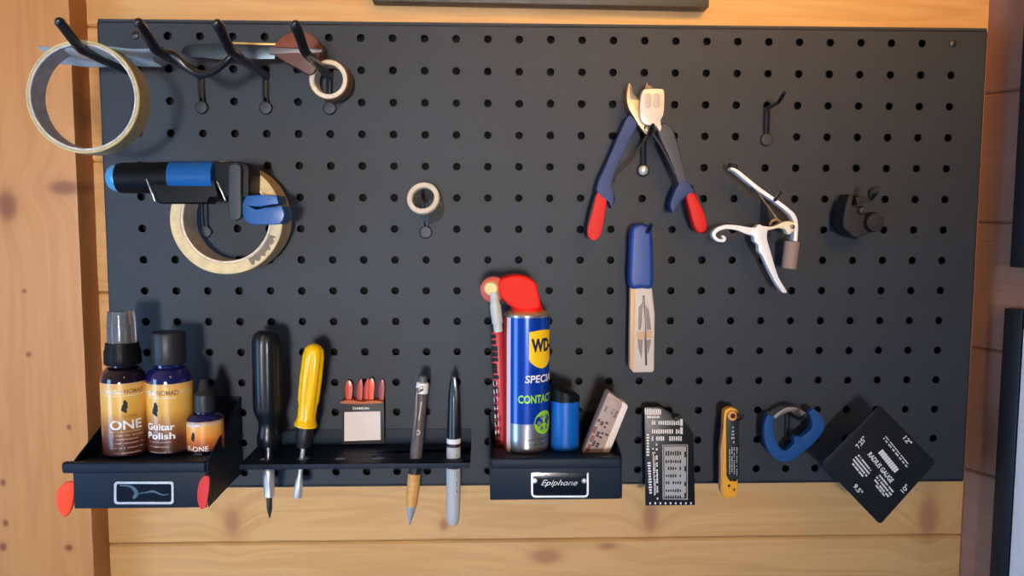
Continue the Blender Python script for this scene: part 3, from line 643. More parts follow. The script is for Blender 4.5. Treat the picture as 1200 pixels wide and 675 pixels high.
# ================================================================== trays
def sheet(bm, pts, th, nrm, bev=0.0002):                           # thin plate from a planar polygon
    nrm = Vector(nrm).normalized(); n = len(pts); tb = bmesh.new()
    a = [tb.verts.new(Vector(p)) for p in pts]; b = [tb.verts.new(Vector(p) - nrm * th) for p in pts]
    tb.faces.new(a); tb.faces.new(b[::-1])
    for i in range(n): tb.faces.new((a[i], a[(i + 1) % n], b[(i + 1) % n], b[i]))
    bmesh.ops.recalc_face_normals(tb, faces=tb.faces); bevel_new(tb, tb.verts, bev, 1); merge(bm, tb)
TD = 0.100
def tray(label, X0, X1, hft, hfb, hbt, hfl, lipL=0, lipR=0, plate=None, d0=TD):
    w = 0.0012
    t = thing('pegboard_tray', label, 'tray', bp((X0 + X1) / 2, hfb, 0.05))
    bm = NB(); sheet(bm, [bp(X0, hfl, 0.0012), bp(X1, hfl, 0.0012), bp(X1, hfl, d0), bp(X0, hfl, d0)], w, (0, 0, 1)); obj('tray_floor', bm, tray_steel, t)
    bm = NB(); c = (bp(X0, hft, d0) + bp(X1, hfb, d0)) / 2
    box(bm, (c.x, -d0, c.z), ((X1 - X0) * S0, w * 1.6, (hft - hfb) * S0), 0.0005)
    lip0, lip1 = bp(X0 - lipL, 0, d0), bp(X1 + lipR, 0, d0); zt = bp(0, hft, 0).z
    box(bm, ((lip0.x + lip1.x) / 2, -d0 - 0.0005, zt - 0.0042), (lip1.x - lip0.x, 0.0075, 0.0095), 0.0028, seg=3)
    fp = obj('front_panel', bm, tray_steel, t)
    for X in (X0, X1):
        bm = NB(); sg = 1 if X == X0 else -1
        x = bp(X, 0, 0).x - sg * w / 2
        q = [(d0, hft + 0), (0.0012, hbt), (0.0012, hfb), (d0, hfb)]
        sheet(bm, [Vector((x, -dd, bp(0, h, 0).z)) for dd, h in q], w, (-1, 0, 0) if X == X0 else (-1, 0, 0)); obj('side_panel', bm, tray_steel, t)
    bm = NB(); sheet(bm, [bp(X0, hfb, 0.0014), bp(X1, hfb, 0.0014), bp(X1, hbt, 0.0014), bp(X0, hbt, 0.0014)], w, (0, -1, 0)); obj('back_panel', bm, tray_steel, t)
    return t, fp
def px2X(px, m): return (px - 568) / m
m1 = 0.788 / (0.788 - TD)
XA0, XA1 = at(87, 570, TD), at(243, 570, TD)
def X_of(px, py): return (at(px, py, TD).x - CAM.x) / S0
def h_of(px, py): return (at(px, py, TD).z - CAM.z) / S0
trayA, fpA = tray('wide black steel tray at lower left holding three care bottles', X_of(87, 570), X_of(242, 568), h_of(160, 541), h_of(160, 595), -212, h_of(160, 544), lipL=10, lipR=1)
trayB, fpB = tray('black steel tray in the middle holding the spray can and blue tube', X_of(575, 560), X_of(727, 560), h_of(650, 536), h_of(650, 585), -232, h_of(650, 540), lipL=0, lipR=0)
hflA, hflB = h_of(160, 544), h_of(650, 540)
def nameplate(fp, x0, y0, x1, y1, txt, label, screws):
    d = TD + 0.0018
    bm = NB(); prism(bm, rrect(x0, y0, x1, y1, 3.5), d, 0.0014, 0.0001)
    npl = obj('name_plate', bm, mat('plate_black', (14, 17, 22), 0.12, coat=0.5), fp, label)
    return npl, d
def outline_ring(bm, pix_out, pix_in, d, th):
    tb = bmesh.new(); n = len(pix_out)
    a = [tb.verts.new(at(x, y, d)) for x, y in pix_out]; b = [tb.verts.new(at(x, y, d)) for x, y in pix_in]
    a2 = [tb.verts.new(v.co + Vector((0, th, 0))) for v in a]; b2 = [tb.verts.new(v.co + Vector((0, th, 0))) for v in b]
    for i in range(n):
        j = (i + 1) % n
        tb.faces.new((a[i], a[j], b[j], b[i])); tb.faces.new((a[i], a2[i], a2[j], a[j])); tb.faces.new((b[i], b[j], b2[j], b2[i])); tb.faces.new((a2[i], b2[i], b2[j], a2[j]))
    merge(bm, tb)
npA, dn = nameplate(trayA, 134, 565, 203, 590.5, None, 'glossy black name plate with a silver border', False)
bm = NB(); outline_ring(bm, rrect(133.5, 564.5, 203.5, 591, 4), rrect(136.2, 567.2, 200.8, 588.3, 2.6), dn + 0.0006, 0.0008); obj('silver_border', bm, satin, npA)
bm = NB(); wstroke(bm, [(140, 569, 1), (150, 569.5, 2), (156, 572, 3.5), (160, 578, 4.5), (157, 583, 3.5), (155.5, 584, 1)], dn + 0.0004, 0.0003, 3, 0); wstroke(bm, [(160, 579, .6), (172, 577, 1.4), (180, 576, 2.4), (190, 580, 1.2), (198, 579, .6)], dn + 0.0004, 0.0003, 3, 0); obj('emblem', bm, mat('faded_script', (74, 104, 124), 0.4), npA, 'faded blue grey script')
npB, dn = nameplate(trayB, 622.5, 554, 689.5, 583, None, 'black name plate with white script and silver border', True)
bm = NB()
q = [(623.5, 554.5), (623.5, 579), (625, 581.3), (627, 582), (685, 582), (687.2, 581.3), (688.8, 579), (688.8, 554.5)]
prism(bm, stroke(q, [2.2] * 8), dn + 0.0006, 0.0008, 0); obj('silver_border', bm, satin, npB)
for cx in (626.5, 684.5):
    bm = NB(); lathe(bm, [(0.0001, 0.0012), (2.6 * sz(dn), 0.0008), (3.3 * sz(dn), 0), (3.3 * sz(dn), -0.001)], at(cx, 563.5, dn), (0, -1, 0), 18); obj('screw', bm, satin, npB)
bm = NB(); text_px(bm, 'Epiphone', 655.5, 565.5, 6.6, dn + 0.0003, 0, 43, 0.0, 0.45); obj('lettering', bm, paper_white, npB, 'white slanted script lettering')

# finger picks on the left tray
dk = TD + 0.001
pickm = mat('orange_pick', (255, 72, 20), 0.4)
c = at(80, 585, TD - 0.004)
bm = NB(); prism(bm, cr([(86, 566), (74, 567), (66, 577), (65.5, 590), (70, 601), (76, 606), (83, 598), (86.2, 584)], 4, True), TD - 0.004, 0.0035, 0.0012, 3)
solo('guitar_pick', bm, pickm, 'bright orange pick clipped to the left end of the left tray', 'guitar pick', c, 'picks on the left tray')
bm = NB(); prism(bm, cr([(245, 560), (240, 557.5), (234, 564), (231, 577), (232, 590), (236, 597), (241, 594), (243, 585), (245, 572)], 4, True), TD + 0.005, 0.0025, 0.0008, 3)
solo('guitar_pick', bm, mat('red_pick', (222, 52, 50), 0.4), 'narrow red pick at the right end of the left tray front', 'guitar pick', at(238, 577, TD + 0.003), 'picks on the left tray')

# ================================================================== bottles
def label_mat(name, z0, z1, stops):
    m = bpy.data.materials.new(name); m.use_nodes = True; nt = m.node_tree; b = nt.nodes['Principled BSDF']
    tc = nt.nodes.new('ShaderNodeTexCoord'); sp = nt.nodes.new('ShaderNodeSeparateXYZ'); mr = nt.nodes.new('ShaderNodeMapRange'); rp = nt.nodes.new('ShaderNodeValToRGB')
    mr.inputs[1].default_value = z0; mr.inputs[2].default_value = z1
    nt.links.new(tc.outputs['Object'], sp.inputs[0]); nt.links.new(sp.outputs['Z'], mr.inputs[0]); nt.links.new(mr.outputs[0], rp.inputs[0]); nt.links.new(rp.outputs[0], b.inputs['Base Color'])
    e = rp.color_ramp.elements; e[0].position = stops[0][0]; e[0].color = lin(stops[0][1]); e[1].position = stops[-1][0]; e[1].color = lin(stops[-1][1])
    for p_, c_ in stops[1:-1]: x = e.new(p_); x.color = lin(c_)
    b.inputs['Roughness'].default_value = 0.3; b.inputs['Coat Weight'].default_value = 0.3; b.inputs['Coat Roughness'].default_value = 0.08; return m
amber = mat('dark_bottle', (24, 16, 30), 0.08, coat=0.6, spec=0.6)
cobalt = mat('blue_bottle', (24, 26, 82), 0.1, coat=0.6, spec=0.6)
LAB = [(0.0, (58, 30, 26)), (0.22, (100, 52, 30)), (0.42, (170, 112, 50)), (0.62, (228, 172, 72)), (0.86, (236, 186, 90)), (0.87, (210, 192, 168)), (0.9, (236, 184, 84)), (1.0, (222, 170, 104))]
zA = bp(0, hflA, 0).z + 0.0002
def bottle(name, label, px, d, rpx, y_sh, y_neck, y_lt, neck_r, body_m, stops, rot0):
    """returns root, frame, radius, fn pixel row -> z"""
    s = sz(d); c = at(px, 500, d); r = rpx * s
    zf = lambda y: at(px, y, d - r / 1.0 * 0).z
    t = thing(name, label, 'bottle', (c.x, c.y, zA))
    zs, zn = zf(y_sh), zf(y_neck)
    prof = [(0.0001, 0.0012), (r * 0.6, 0.0004), (r * 0.86, 0.0), (r * 0.96, 0.0012), (r, 0.004), (r, zs - zA)]
    for i in range(1, 9):
        a = PI / 2 * i / 8; prof.append((neck_r * s + (r - neck_r * s) * math.cos(a), zs - zA + (zn - zs) * 0.9 * math.sin(a)))
    prof += [(neck_r * s, zn - zA + 0.001)]
    bm = NB(); lathe(bm, prof, (c.x, c.y, zA), (0, 0, 1), 56); body = obj('body', bm, body_m, t)
    cf = cyl_frame(c); zlt = at(px, y_lt, d + r * 0.6).z; zlb = zA + 0.0025
    lm = label_mat(name + '_label', zlb - zA, zlt - zA, stops)
    bm = NB(); cyl_patch(bm, cf, r + 0.0002, rot0 - 2.5, rot0 + 2.5, zlb, zlt, 60); lb = obj('paper_label', bm, lm, t, 'amber and brown printed label')
    zfr = lambda y: at(px, y, d + r * 0.95).z
    return t, body, lb, cf, r + 0.0004, zf, zfr, s, c
def figure(lb, cf, r, a0, z, h):
    bm = NB()
    pts = [(0.0, 0.5), (0.10, 0.42), (0.07, 0.3), (0.2, 0.22), (0.12, 0.05), (0.2, -0.08), (0.1, -0.2), (0.12, -0.5), (-0.02, -0.5), (-0.04, -0.25), (-0.14, -0.35), (-0.3, -0.3), (-0.2, -0.15), (-0.22, 0.05), (-0.12, 0.22), (-0.14, 0.36), (-0.08, 0.47)]
    v = [bm.verts.new(cyl_pt(cf, r, a0 + x * h / r, z + y * h)) for x, y in pts]; f = bm.faces.new(v); bmesh.ops.triangulate(bm, faces=[f]); obj('figure_mark', bm, print_black, lb)
# bottle 1: spray
t, body, lb, cf, r, zf, zfr, s, c = bottle('spray_bottle', 'tall spray bottle with clear cap, leftmost bottle in the left tray', 147, 0.066, 25.0, 446, 427, 448, 13, amber, LAB, 0.0)
bm = NB(); z0, z1 = zf(426), zf(401.5)
lathe(bm, [(19.5 * s, 0), (20.2 * s, 0.001), (20 * s, (z1 - z0) * 0.62), (18.6 * s, (z1 - z0) * 0.8), (18.2 * s, z1 - z0), (12 * s, z1 - z0 + 0.0004)], (c.x, c.y, z0), (0, 0, 1), 60, flute=lambda k, a: 0.012 * math.sin(40 * a) if k in (1, 2) else 0); obj('collar', bm, plastic_black, t)
bm = NB(); z2_ = zf(365)
lathe(bm, [(15.6 * s, 0), (15.2 * s, (z2_ - z1) * 0.5), (14.0 * s, z2_ - z1 - 0.0006), (13.2 * s, z2_ - z1), (0.0001, z2_ - z1)], (c.x, c.y, z1 + 0.0005), (0, 0, 1), 40, flute=lambda k, a: 0.03 * math.cos(12 * a) if k < 3 else 0); obj('clear_cap', bm, mat('frosted_cap', (228, 234, 236), 0.12, trans=0.88, ior=1.2, coat=0.4), t, 'clear ribbed overcap')
bm = NB(); lathe(bm, [(9 * s, 0), (9 * s, (z2_ - z1) * 0.55), (6.5 * s, (z2_ - z1) * 0.6), (6.5 * s, (z2_ - z1) * 0.88), (0.0001, (z2_ - z1) * 0.9)], (c.x, c.y, z1 + 0.0005), (0, 0, 1), 24); obj('spray_nozzle', bm, mat('nozzle_grey', (70, 72, 76), 0.4), t)
figure(lb, cf, r, 0.02, zfr(476.5), 15 * s)
bm = NB(); cyl_text(bm, 'MUSIC', cf, r, -0.42, zfr(459), 5 * s, 0.0, 19 * s); cyl_bars(bm, cf, r, -0.9, 0.95, zfr(464.2), 1.0 * s, 26); obj('header_print', bm, paper_white, lb)
bm = NB(); cyl_text(bm, 'NOMAD', cf, r, 0.44, zfr(459), 5 * s, 0.02, 22 * s); cyl_text(bm, 'GUITAR', cf, r, 0.2, zfr(488), 2.6 * s, 0.0, 17 * s); obj('gold_print', bm, mat('gold_print', (150, 90, 20), 0.5), lb)
bm = NB(); cyl_text(bm, 'ONE', cf, r, 0.03, zfr(498), 10.5 * s, 0.02, 36 * s); obj('title', bm, paper_white, lb, 'white lettering ONE')
bm = NB()
for i, (yy, a) in enumerate(((506, .75), (510.5, .85), (515, .5), (519.5, .8), (525, .75), (531, .6))): cyl_bars(bm, cf, r, -a + .05, a + .05, zfr(yy), 1.5 * s, 22)
obj('fine_print', bm, mat('fine_print_tan', (190, 160, 140), 0.6), lb)
# bottle 2: flip cap
t, body, lb, cf, r, zf, zfr, s, c = bottle('polish_bottle', 'blue bottle with black cap standing between the two other bottles', 200.5, 0.058, 26.5, 446, 427, 448.5, 16, cobalt, LAB, -0.5)
bm = NB(); z0, z1 = zf(425), zf(389)
lathe(bm, [(19.0 * s, 0), (19.6 * s, 0.001), (19.4 * s, (z1 - z0) * 0.93), (18.4 * s, z1 - z0), (0.0001, z1 - z0 + 0.0006)], (c.x, c.y, z0), (0, 0, 1), 60, flute=lambda k, a: 0.010 * math.sin(36 * a) if k in (1, 2) else 0); obj('screw_cap', bm, mat('cap_black', (38, 40, 44), 0.45), t)
figure(lb, cf, r, -0.62, zfr(479.5), 16 * s)
bm = NB(); cyl_text(bm, 'MUSIC', cf, r, -0.95, zfr(461), 5 * s, 0.0, 19 * s); cyl_bars(bm, cf, r, -1.2, 0.3, zfr(466.5), 1.0 * s, 26); obj('header_print', bm, paper_white, lb)
bm = NB(); cyl_text(bm, 'Guitar', cf, r, -0.48, zfr(500), 7.5 * s, 0.025, 34 * s); obj('title', bm, paper_white, lb, 'white lettering Guitar')
bm = NB(); cyl_text(bm, 'Polish', cf, r, -0.48, zfr(510.5), 7.5 * s, 0.025, 34 * s); obj('title', bm, paper_white, lb, 'white lettering Polish')
bm = NB(); cyl_text(bm, 'NOMAD', cf, r, -0.1, zfr(460.5), 5.5 * s, 0.02, 24 * s); obj('gold_print', bm, MATS['gold_print'], lb)
bm = NB()
for yy in (518, 523.5, 530): cyl_bars(bm, cf, r, -1.0, 0.0, zfr(yy), 1.7 * s, 20)
obj('fine_print', bm, MATS['fine_print_tan'], lb)
# bottle 3: dropper
LAB3 = [(0.0, (120, 60, 30)), (0.3, (196, 104, 44)), (0.5, (240, 150, 58)), (0.86, (236, 176, 90)), (0.9, (200, 180, 160)), (1.0, (190, 140, 80))]
t, body, lb, cf, r, zf, zfr, s, c = bottle('oil_bottle', 'small dropper bottle with pointed black cap at the right of the left tray', 240, 0.058, 21.5, 492, 482, 493, 11, cobalt, LAB3, -0.2)
bm = NB(); z0, z1 = zf(481), zf(444)
H = z1 - z0; lathe(bm, [(12.6 * s, 0), (12.8 * s, 0.0008), (12.0 * s, H * 0.52), (9.0 * s, H * 0.62), (7.2 * s, H * 0.68), (5.2 * s, H * 0.94), (3.4 * s, H), (0.0001, H)], (c.x, c.y, z0), (0, 0, 1), 48, flute=lambda k, a: 0.02 * math.sin(24 * a) if k in (1, 2) else 0); obj('dropper_cap', bm, mat('cap_black', (38, 40, 44), 0.45), t)
figure(lb, cf, r, -0.62, zfr(512), 11 * s)
bm = NB(); cyl_text(bm, 'F-ONE', cf, r, -0.42, zfr(526), 5.8 * s, 0.02, 25 * s); cyl_text(bm, 'OIL', cf, r, -0.35, zfr(533), 4.6 * s, 0.0, 11 * s); cyl_bars(bm, cf, r, -1.2, -0.2, zfr(499), 3.2 * s, 12); obj('title', bm, paper_white, lb, 'white lettering F-ONE OIL')

# ================================================================== spray can in the middle tray
zB = bp(0, hflB, 0).z + 0.0002
dS = 0.058; s = sz(dS); c = at(617, 450, dS); cf = cyl_frame(c); r = 27.0 * s
zf = lambda y: at(617, y, dS).z; zfr = lambda y: at(617, y, dS + r * 0.9).z
t = thing('spray_can', 'blue and silver aerosol can with a red flip nozzle in the middle tray', 'spray can', (c.x, c.y, zB))
bm = NB(); top = zf(367.5) - zB
lathe(bm, [(0.0001, 0.002), (r * .8, 0.001), (r * 0.97, 0), (r * 1.01, 0.001), (r * 1.0, 0.003), (r, top - 0.002), (r * 1.015, top - 0.001), (r * 1.0, top + 0.0005)], (c.x, c.y, zB), (0, 0, 1), 64); can = obj('can_body', bm, mat('can_silver', (165, 165, 168), 0.25, metal=0.75), t, 'silver can body')
bm = NB(); lathe(bm, [(r * 0.98, 0), (r * 0.9, 0.0018), (r * 0.72, 0.0028), (r * 0.6, 0.0034)], (c.x, c.y, zB + top + 0.0005), (0, 0, 1), 48); obj('can_dome', bm, mat('dome_gold', (215, 190, 140), 0.3, metal=0.7), t, 'gold tinted can shoulder')
bm = NB(); cyl_patch(bm, cf, r + 0.00025, -0.75, 2.6, zfr(497), zf(370), 60); obj('blue_label', bm, mat('can_blue', (6, 66, 172), 0.22, metal=0.3, coat=0.4), can, 'blue printed band')
bm = NB(); cyl_patch(bm, cf, r + 0.00025, -1.02, -0.75, zf(527), zf(370), 8); obj('white_stripe', bm, mat('stripe_white', (226, 222, 226), 0.3), can)
bm = NB(); cyl_patch(bm, cf, r + 0.00025, -2.2, -1.02, zf(527), zf(370), 12); obj('red_stripe', bm, mat('can_red', (196, 40, 50), 0.4), can)
rr = r + 0.0005
bm = NB(); a0, a1 = 0.10, 1.35; zt, zbm = zfr(389), zfr(432)
n = 24; vs = []
for i in range(n + 1):
    u = i / n; a = a0 + (a1 - a0) * u
    low = zfr(421) - (zfr(421) - zbm) * math.sin(PI * u) ** 0.7
    vs += [cyl_pt(cf, rr, a, low), cyl_pt(cf, rr, a, zt + 0.0015 * math.sin(PI * u))]
add_faces(bm, vs, [(2 * i, 2 * i + 2, 2 * i + 3, 2 * i + 1) for i in range(n)]); obj('yellow_shield', bm, mat('shield_yellow', (255, 208, 20), 0.35), can, 'yellow shield emblem')
bm = NB(); cyl_text(bm, 'WD-40', cf, rr + 0.0002, 0.19, zfr(404.5), 14 * s, 0.05, 46 * s, left=True); obj('shield_lettering', bm, mat('navy_print', (8, 20, 70), 0.5), can)
bm = NB(); cyl_text(bm, 'SPECIALIST', cf, rr, -0.06, zfr(444), 8.5 * s, 0.02, 62 * s, left=True, shear=0.1)
obj('white_lettering', bm, paper_white, can)
bm = NB(); cyl_text(bm, 'CONTACT CLEANER', cf, rr, -0.36, zfr(467.5), 9 * s, 0.03, 92 * s, left=True); obj('green_lettering', bm, mat('lime_print', (150, 220, 50), 0.4), can, 'lime green lettering')
bm = NB(); a0 = 0.85; zc_ = zfr(496); rad = 14 * s
vs = [cyl_pt(cf, rr, a0, zc_)] + [cyl_pt(cf, rr, a0 + rad * math.cos(2 * PI * i / 28) / r, zc_ + rad * math.sin(2 * PI * i / 28)) for i in range(28)]
add_faces(bm, vs, [(0, i + 1, (i + 1) % 28 + 1) for i in range(28)]); obj('round_emblem', bm, MATS['lime_print'], can)
bm = NB()
for i in range(6):
    a = 2 * PI * i / 6; q = cyl_pt(cf, rr + 0.0002, a0 + rad * .55 * math.cos(a) / r, zc_ + rad * .55 * math.sin(a)); 
    vs = [cyl_pt(cf, rr + 0.0002, a0 + (rad * .55 * math.cos(a) + rad * .2 * math.cos(2 * PI * k / 8)) / r, zc_ + rad * .55 * math.sin(a) + rad * .2 * math.sin(2 * PI * k / 8)) for k in range(8)]
    add_faces(bm, vs, [tuple(range(8))])
obj('emblem_marks', bm, mat('grey_green', (120, 130, 120), 0.5), can)
bm = NB(); cyl_bars(bm, cf, rr, 0.0, 1.1, zfr(515), 1.6 * s, 20); cyl_bars(bm, cf, rr, 0.0, 1.1, zfr(521), 1.6 * s, 20); obj('fine_print', bm, mat('dark_print', (60, 60, 66), 0.5), can)
# red cap
def z1p(p): return zm(p, 7.944, 560, 315)
dcp = dS + 0.014
bm = NB(); prism(bm, z1p(cr([(190, 150), (215, 100), (270, 75), (350, 62), (440, 72), (510, 105), (550, 150), (560, 210), (578, 270), (585, 340), (570, 375), (480, 385), (380, 385), (300, 350), (240, 290), (200, 230)], 3, True)), dcp, 0.026, 0.006, 4); obj('red_nozzle_cap', bm, mat('cap_red', (232, 32, 8), 0.55, spec=0.25), t, 'bright red nozzle cap')
lc = at(*z1p([(395, 380)])[0], dS); bm = NB(); lathe(bm, [(19.5 * s, 0.0), (19 * s, 0.004), (16 * s, 0.009)], (c.x, c.y, zf(366)), (0, 0, 1), 36); obj('nozzle_base', bm, MATS['cap_red'], t)
bm = NB(); lathe(bm, [(15.5 * s, 0), (16 * s, 0.002), (15 * s, 0.006), (11 * s, 0.008), (5 * s, 0.0085), (0.0001, 0.0085)], at(*z1p([(150, 190)])[0], dcp - 0.012), (-0.12, -1, 0), 36); obj('straw_ring', bm, mat('ring_red', (205, 90, 80), 0.35), t)
bm = NB(); lathe(bm, [(8.5 * s, 0.0082), (7 * s, 0.0105), (0.0001, 0.011)], at(*z1p([(132, 175)])[0], dcp - 0.012), (-0.12, -1, 0), 24); obj('straw_hinge', bm, mat('hinge_yellow', (225, 205, 130), 0.4), t)
bm = NB(); q = z1p([(150, 215), (158, 300), (170, 400), (182, 500), (190, 585)]); 
tube(bm, cr([tuple(at(x, y, dcp - 0.002)) for x, y in q], 5), [x * s for x in [4.5] * 3 + [5.5] * 4 + [6.6] * 5 + [6.4] * 4 + [5.2] * 5], 12); obj('folded_straw', bm, mat('straw_white', (196, 198, 190), 0.4), t, 'grey white folded straw')
# slim red tube left of the can
dT = 0.046; s2 = sz(dT)
t = thing('slim_red_tube', 'slim red tube with black and white print, left of the spray can', 'tube', Vector((at(585, 500, dT).x, -dT, zB)))
a = at(582.5, 388, dT); b = Vector((at(588, 533, dT).x, -dT, zB)); v = b - a
bm = NB(); lathe(bm, [(0.0001, 0), (6.4 * s2, 0.0004), (7.4 * s2, 0.002), (7.6 * s2, v.length - 0.001), (7 * s2, v.length)], a, v, 30); tb_ = obj('tube_body', bm, mat('tube_red', (208, 62, 64), 0.4), t)
bm = NB(); cf2 = cyl_frame(a)
def tilt_pt(px, py, rr_, ang):                                     # on the tube's surface
    k = (py - 388) / 145; cc = a + v * k; return cc + (cf2[1] * math.cos(ang) + cf2[2] * math.sin(ang)) * rr_
for i in range(19):
    y0 = 392 + i * 7.4; y1 = y0 + random.uniform(3.5, 6.5); A0, A1 = -1.2, random.choice((-0.2, 0.0, -0.45))
    vs = [tilt_pt(0, y0, 7.8 * s2, A0), tilt_pt(0, y0 - 1, 7.8 * s2, (A0 + A1) / 2), tilt_pt(0, y0 - 1, 7.8 * s2, A1), tilt_pt(0, y1, 7.8 * s2, A1), tilt_pt(0, y1, 7.8 * s2, (A0 + A1) / 2), tilt_pt(0, y1 + 1, 7.8 * s2, A0)]
    add_faces(bm, vs, [(0, 1, 4, 5), (1, 2, 3, 4)])
obj('black_print', bm, print_black, tb_)
bm = NB()
for i in range(7):
    y0 = 452 + i * 10.5; y1 = y0 + 5; A0, A1 = -1.1, -0.35
    add_faces(bm, [tilt_pt(0, y0, 7.95 * s2, A0), tilt_pt(0, y0 - 2, 7.95 * s2, A1), tilt_pt(0, y1 - 2, 7.95 * s2, A1), tilt_pt(0, y1, 7.95 * s2, A0)], [(0, 1, 2, 3)])
obj('white_print', bm, paper_white, tb_)

# blue lighter-like tube
dL = 0.062; s = sz(dL); c = at(662, 500, dL); r = 17.2 * s; zf = lambda y: at(662, y, dL).z
t = thing('blue_tube', 'round blue plastic tube with slanted black cap beside the spray can', 'tube', (c.x, c.y, zB))
bm = NB(); H = zf(467) - zB; lathe(bm, [(r * .9, 0), (r, 0.001), (r, H), (r * 0.9, H + 0.001)], (c.x, c.y, zB), (0, 0, 1), 40); obj('barrel', bm, mat('tube_blue', (4, 98, 190), 0.35), t)
bm = NB(); z0 = zf(468.5); tb = bmesh.new(); n = 40
ra = [tb.verts.new((c.x + math.cos(2 * PI * i / n) * r * 1.02, c.y + math.sin(2 * PI * i / n) * r * 1.02, z0)) for i in range(n)]
rb = [tb.verts.new((c.x + math.cos(2 * PI * i / n) * r * 1.0, c.y + math.sin(2 * PI * i / n) * r, zf(458) - math.cos(2 * PI * i / n) * 5.5 * s)) for i in range(n)]
rc = [tb.verts.new((c.x + math.cos(2 * PI * i / n) * r * .85, c.y + math.sin(2 * PI * i / n) * r * .85, zf(456) - math.cos(2 * PI * i / n) * 5.5 * s)) for i in range(n)]
for A, B in ((ra, rb), (rb, rc)):
    for i in range(n): tb.faces.new((A[i], A[(i + 1) % n], B[(i + 1) % n], B[i]))
tb.faces.new(rc); tb.faces.new(ra[::-1]); merge(bm, tb); obj('slanted_cap', bm, plastic_black, t, 'slanted black cap')

# cream box leaning
dE = 0.070
def z5(p): return zm(p, 7.5, 670, 450)
t = thing('eraser_box', 'small cream box with dark print leaning right in the middle tray', 'box', at(705, 533, dE))
tilt_th = 0.016
bm = NB(); fr = z5([(328, 78), (492, 190), (320, 640), (85, 640)])
prism(bm, z5([(318, 85), (338, 78), (440, 150), (440, 190), (255, 640), (85, 640)]), dE + 0.006, 0.018, 0.0008); bd = obj('printed_face', bm, mat('box_pinkish', (176, 152, 140), 0.55, var=0.1, bscale=200), t)
bm = NB(); prism(bm, z5([(440, 150), (488, 182), (494, 205), (325, 625), (315, 640), (250, 640), (440, 190)]), dE + 0.0055, 0.018, 0.0008); obj('cream_side', bm, mat('cream_card', (236, 220, 205), 0.5), t, 'plain cream side')
bm = NB()
for i, (x, y, w) in enumerate(((385, 270, 70), (355, 250, 60), (300, 220, 50))): bars_px(bm, *z5([(x, y)])[0], w / 7.5, 3.2, dE + 0.0063, 115, 5)
for (x0, y0, x1, y1) in ((360, 300, 215, 590),): pass
obj('pink_print', bm, mat('mauve_print', (120, 84, 86), 0.5), bd)
bm = NB()
for (x, y, L2) in ((300, 360, 60), (265, 345, 40), (262, 450, 60), (230, 440, 50), (222, 545, 70), (195, 520, 50), (240, 320, 30), (310, 440, 30)):
    bars_px(bm, *z5([(x, y)])[0], L2 / 7.5, 4.0, dE + 0.0063, -65, 3, fill=0.85)
obj('dark_print', bm, mat('ink', (45, 36, 50), 0.5), bd)
bm = NB()
for (x, y, L2) in ((200, 400, 60), (180, 480, 60), (150, 560, 70), (120, 610, 40)):
    bars_px(bm, *z5([(x, y)])[0], L2 / 7.5, 5, dE + 0.0063, -65, 4, fill=0.8)
obj('red_print', bm, mat('dull_red', (130, 60, 70), 0.5), bd)

# ================================================================== screwdriver shelf
SD = 0.065
xs0 = at(292, 536, 0.035).x; xs1 = at(551, 548, SD).x
zfl = bp(0, -270.5, 0).z
t = thing('tool_shelf', 'long narrow black shelf with round holes under the screwdrivers and pens', 'shelf', ((xs0 + xs1) / 2, -0.03, zfl))
hx0 = at(312, 540, 0.046).x; hp = 44 * sz(0.046); HR = 0.0066
bm = NB(); nh = 6
holed(bm, nh, 1, hp, 0.030, HR, Vector((hx0, -0.046, zfl)), Vector((1, 0, 0)), Vector((0, 1, 0)), Vector((0, 0, 1)), (hx0 - hp / 2) - xs0, xs1 - (hx0 + (nh - .5) * hp), SD - 0.046 - 0.015, 0.046 - 0.015 - 0.0014, 0.0014, seg=24)
holed(bm, nh, 1, hp, 0.030, HR, Vector((hx0, -0.046, zfl - 0.0014)), Vector((1, 0, 0)), Vector((0, 1, 0)), Vector((0, 0, 1)), (hx0 - hp / 2) - xs0, xs1 - (hx0 + (nh - .5) * hp), SD - 0.046 - 0.015, 0.046 - 0.015 - 0.0014, 0.0, seg=24)
obj('holed_plate', bm, tray_steel, t)
bm = NB(); box(bm, ((xs0 + xs1) / 2, -SD, zfl - 0.0022), (xs1 - xs0, 0.0016, 0.0048), 0.0006); obj('front_lip', bm, tray_steel, t)
bm = NB(); zt = at(400, 503, 0.001).z; box(bm, ((xs0 + xs1) / 2, -0.0010, (zt + zfl) / 2), (xs1 - xs0, 0.0014, zt - zfl), 0.0004); obj('back_plate', bm, tray_steel, t)

def plathe(bm, p0, p1, d, prof, seg=32, flute=None, d1=None):       # profile in pixels from p0 towards p1
    a = at(p0[0], p0[1], d); b = at(p1[0], p1[1], d if d1 is None else d1); v = b - a
    Lp = math.hypot(p1[0] - p0[0], p1[1] - p0[1]); k = v.length / Lp
    lathe(bm, [(r_ * k, t_ * k) for t_, r_ in prof], a, v, seg, flute)
DT = 0.046
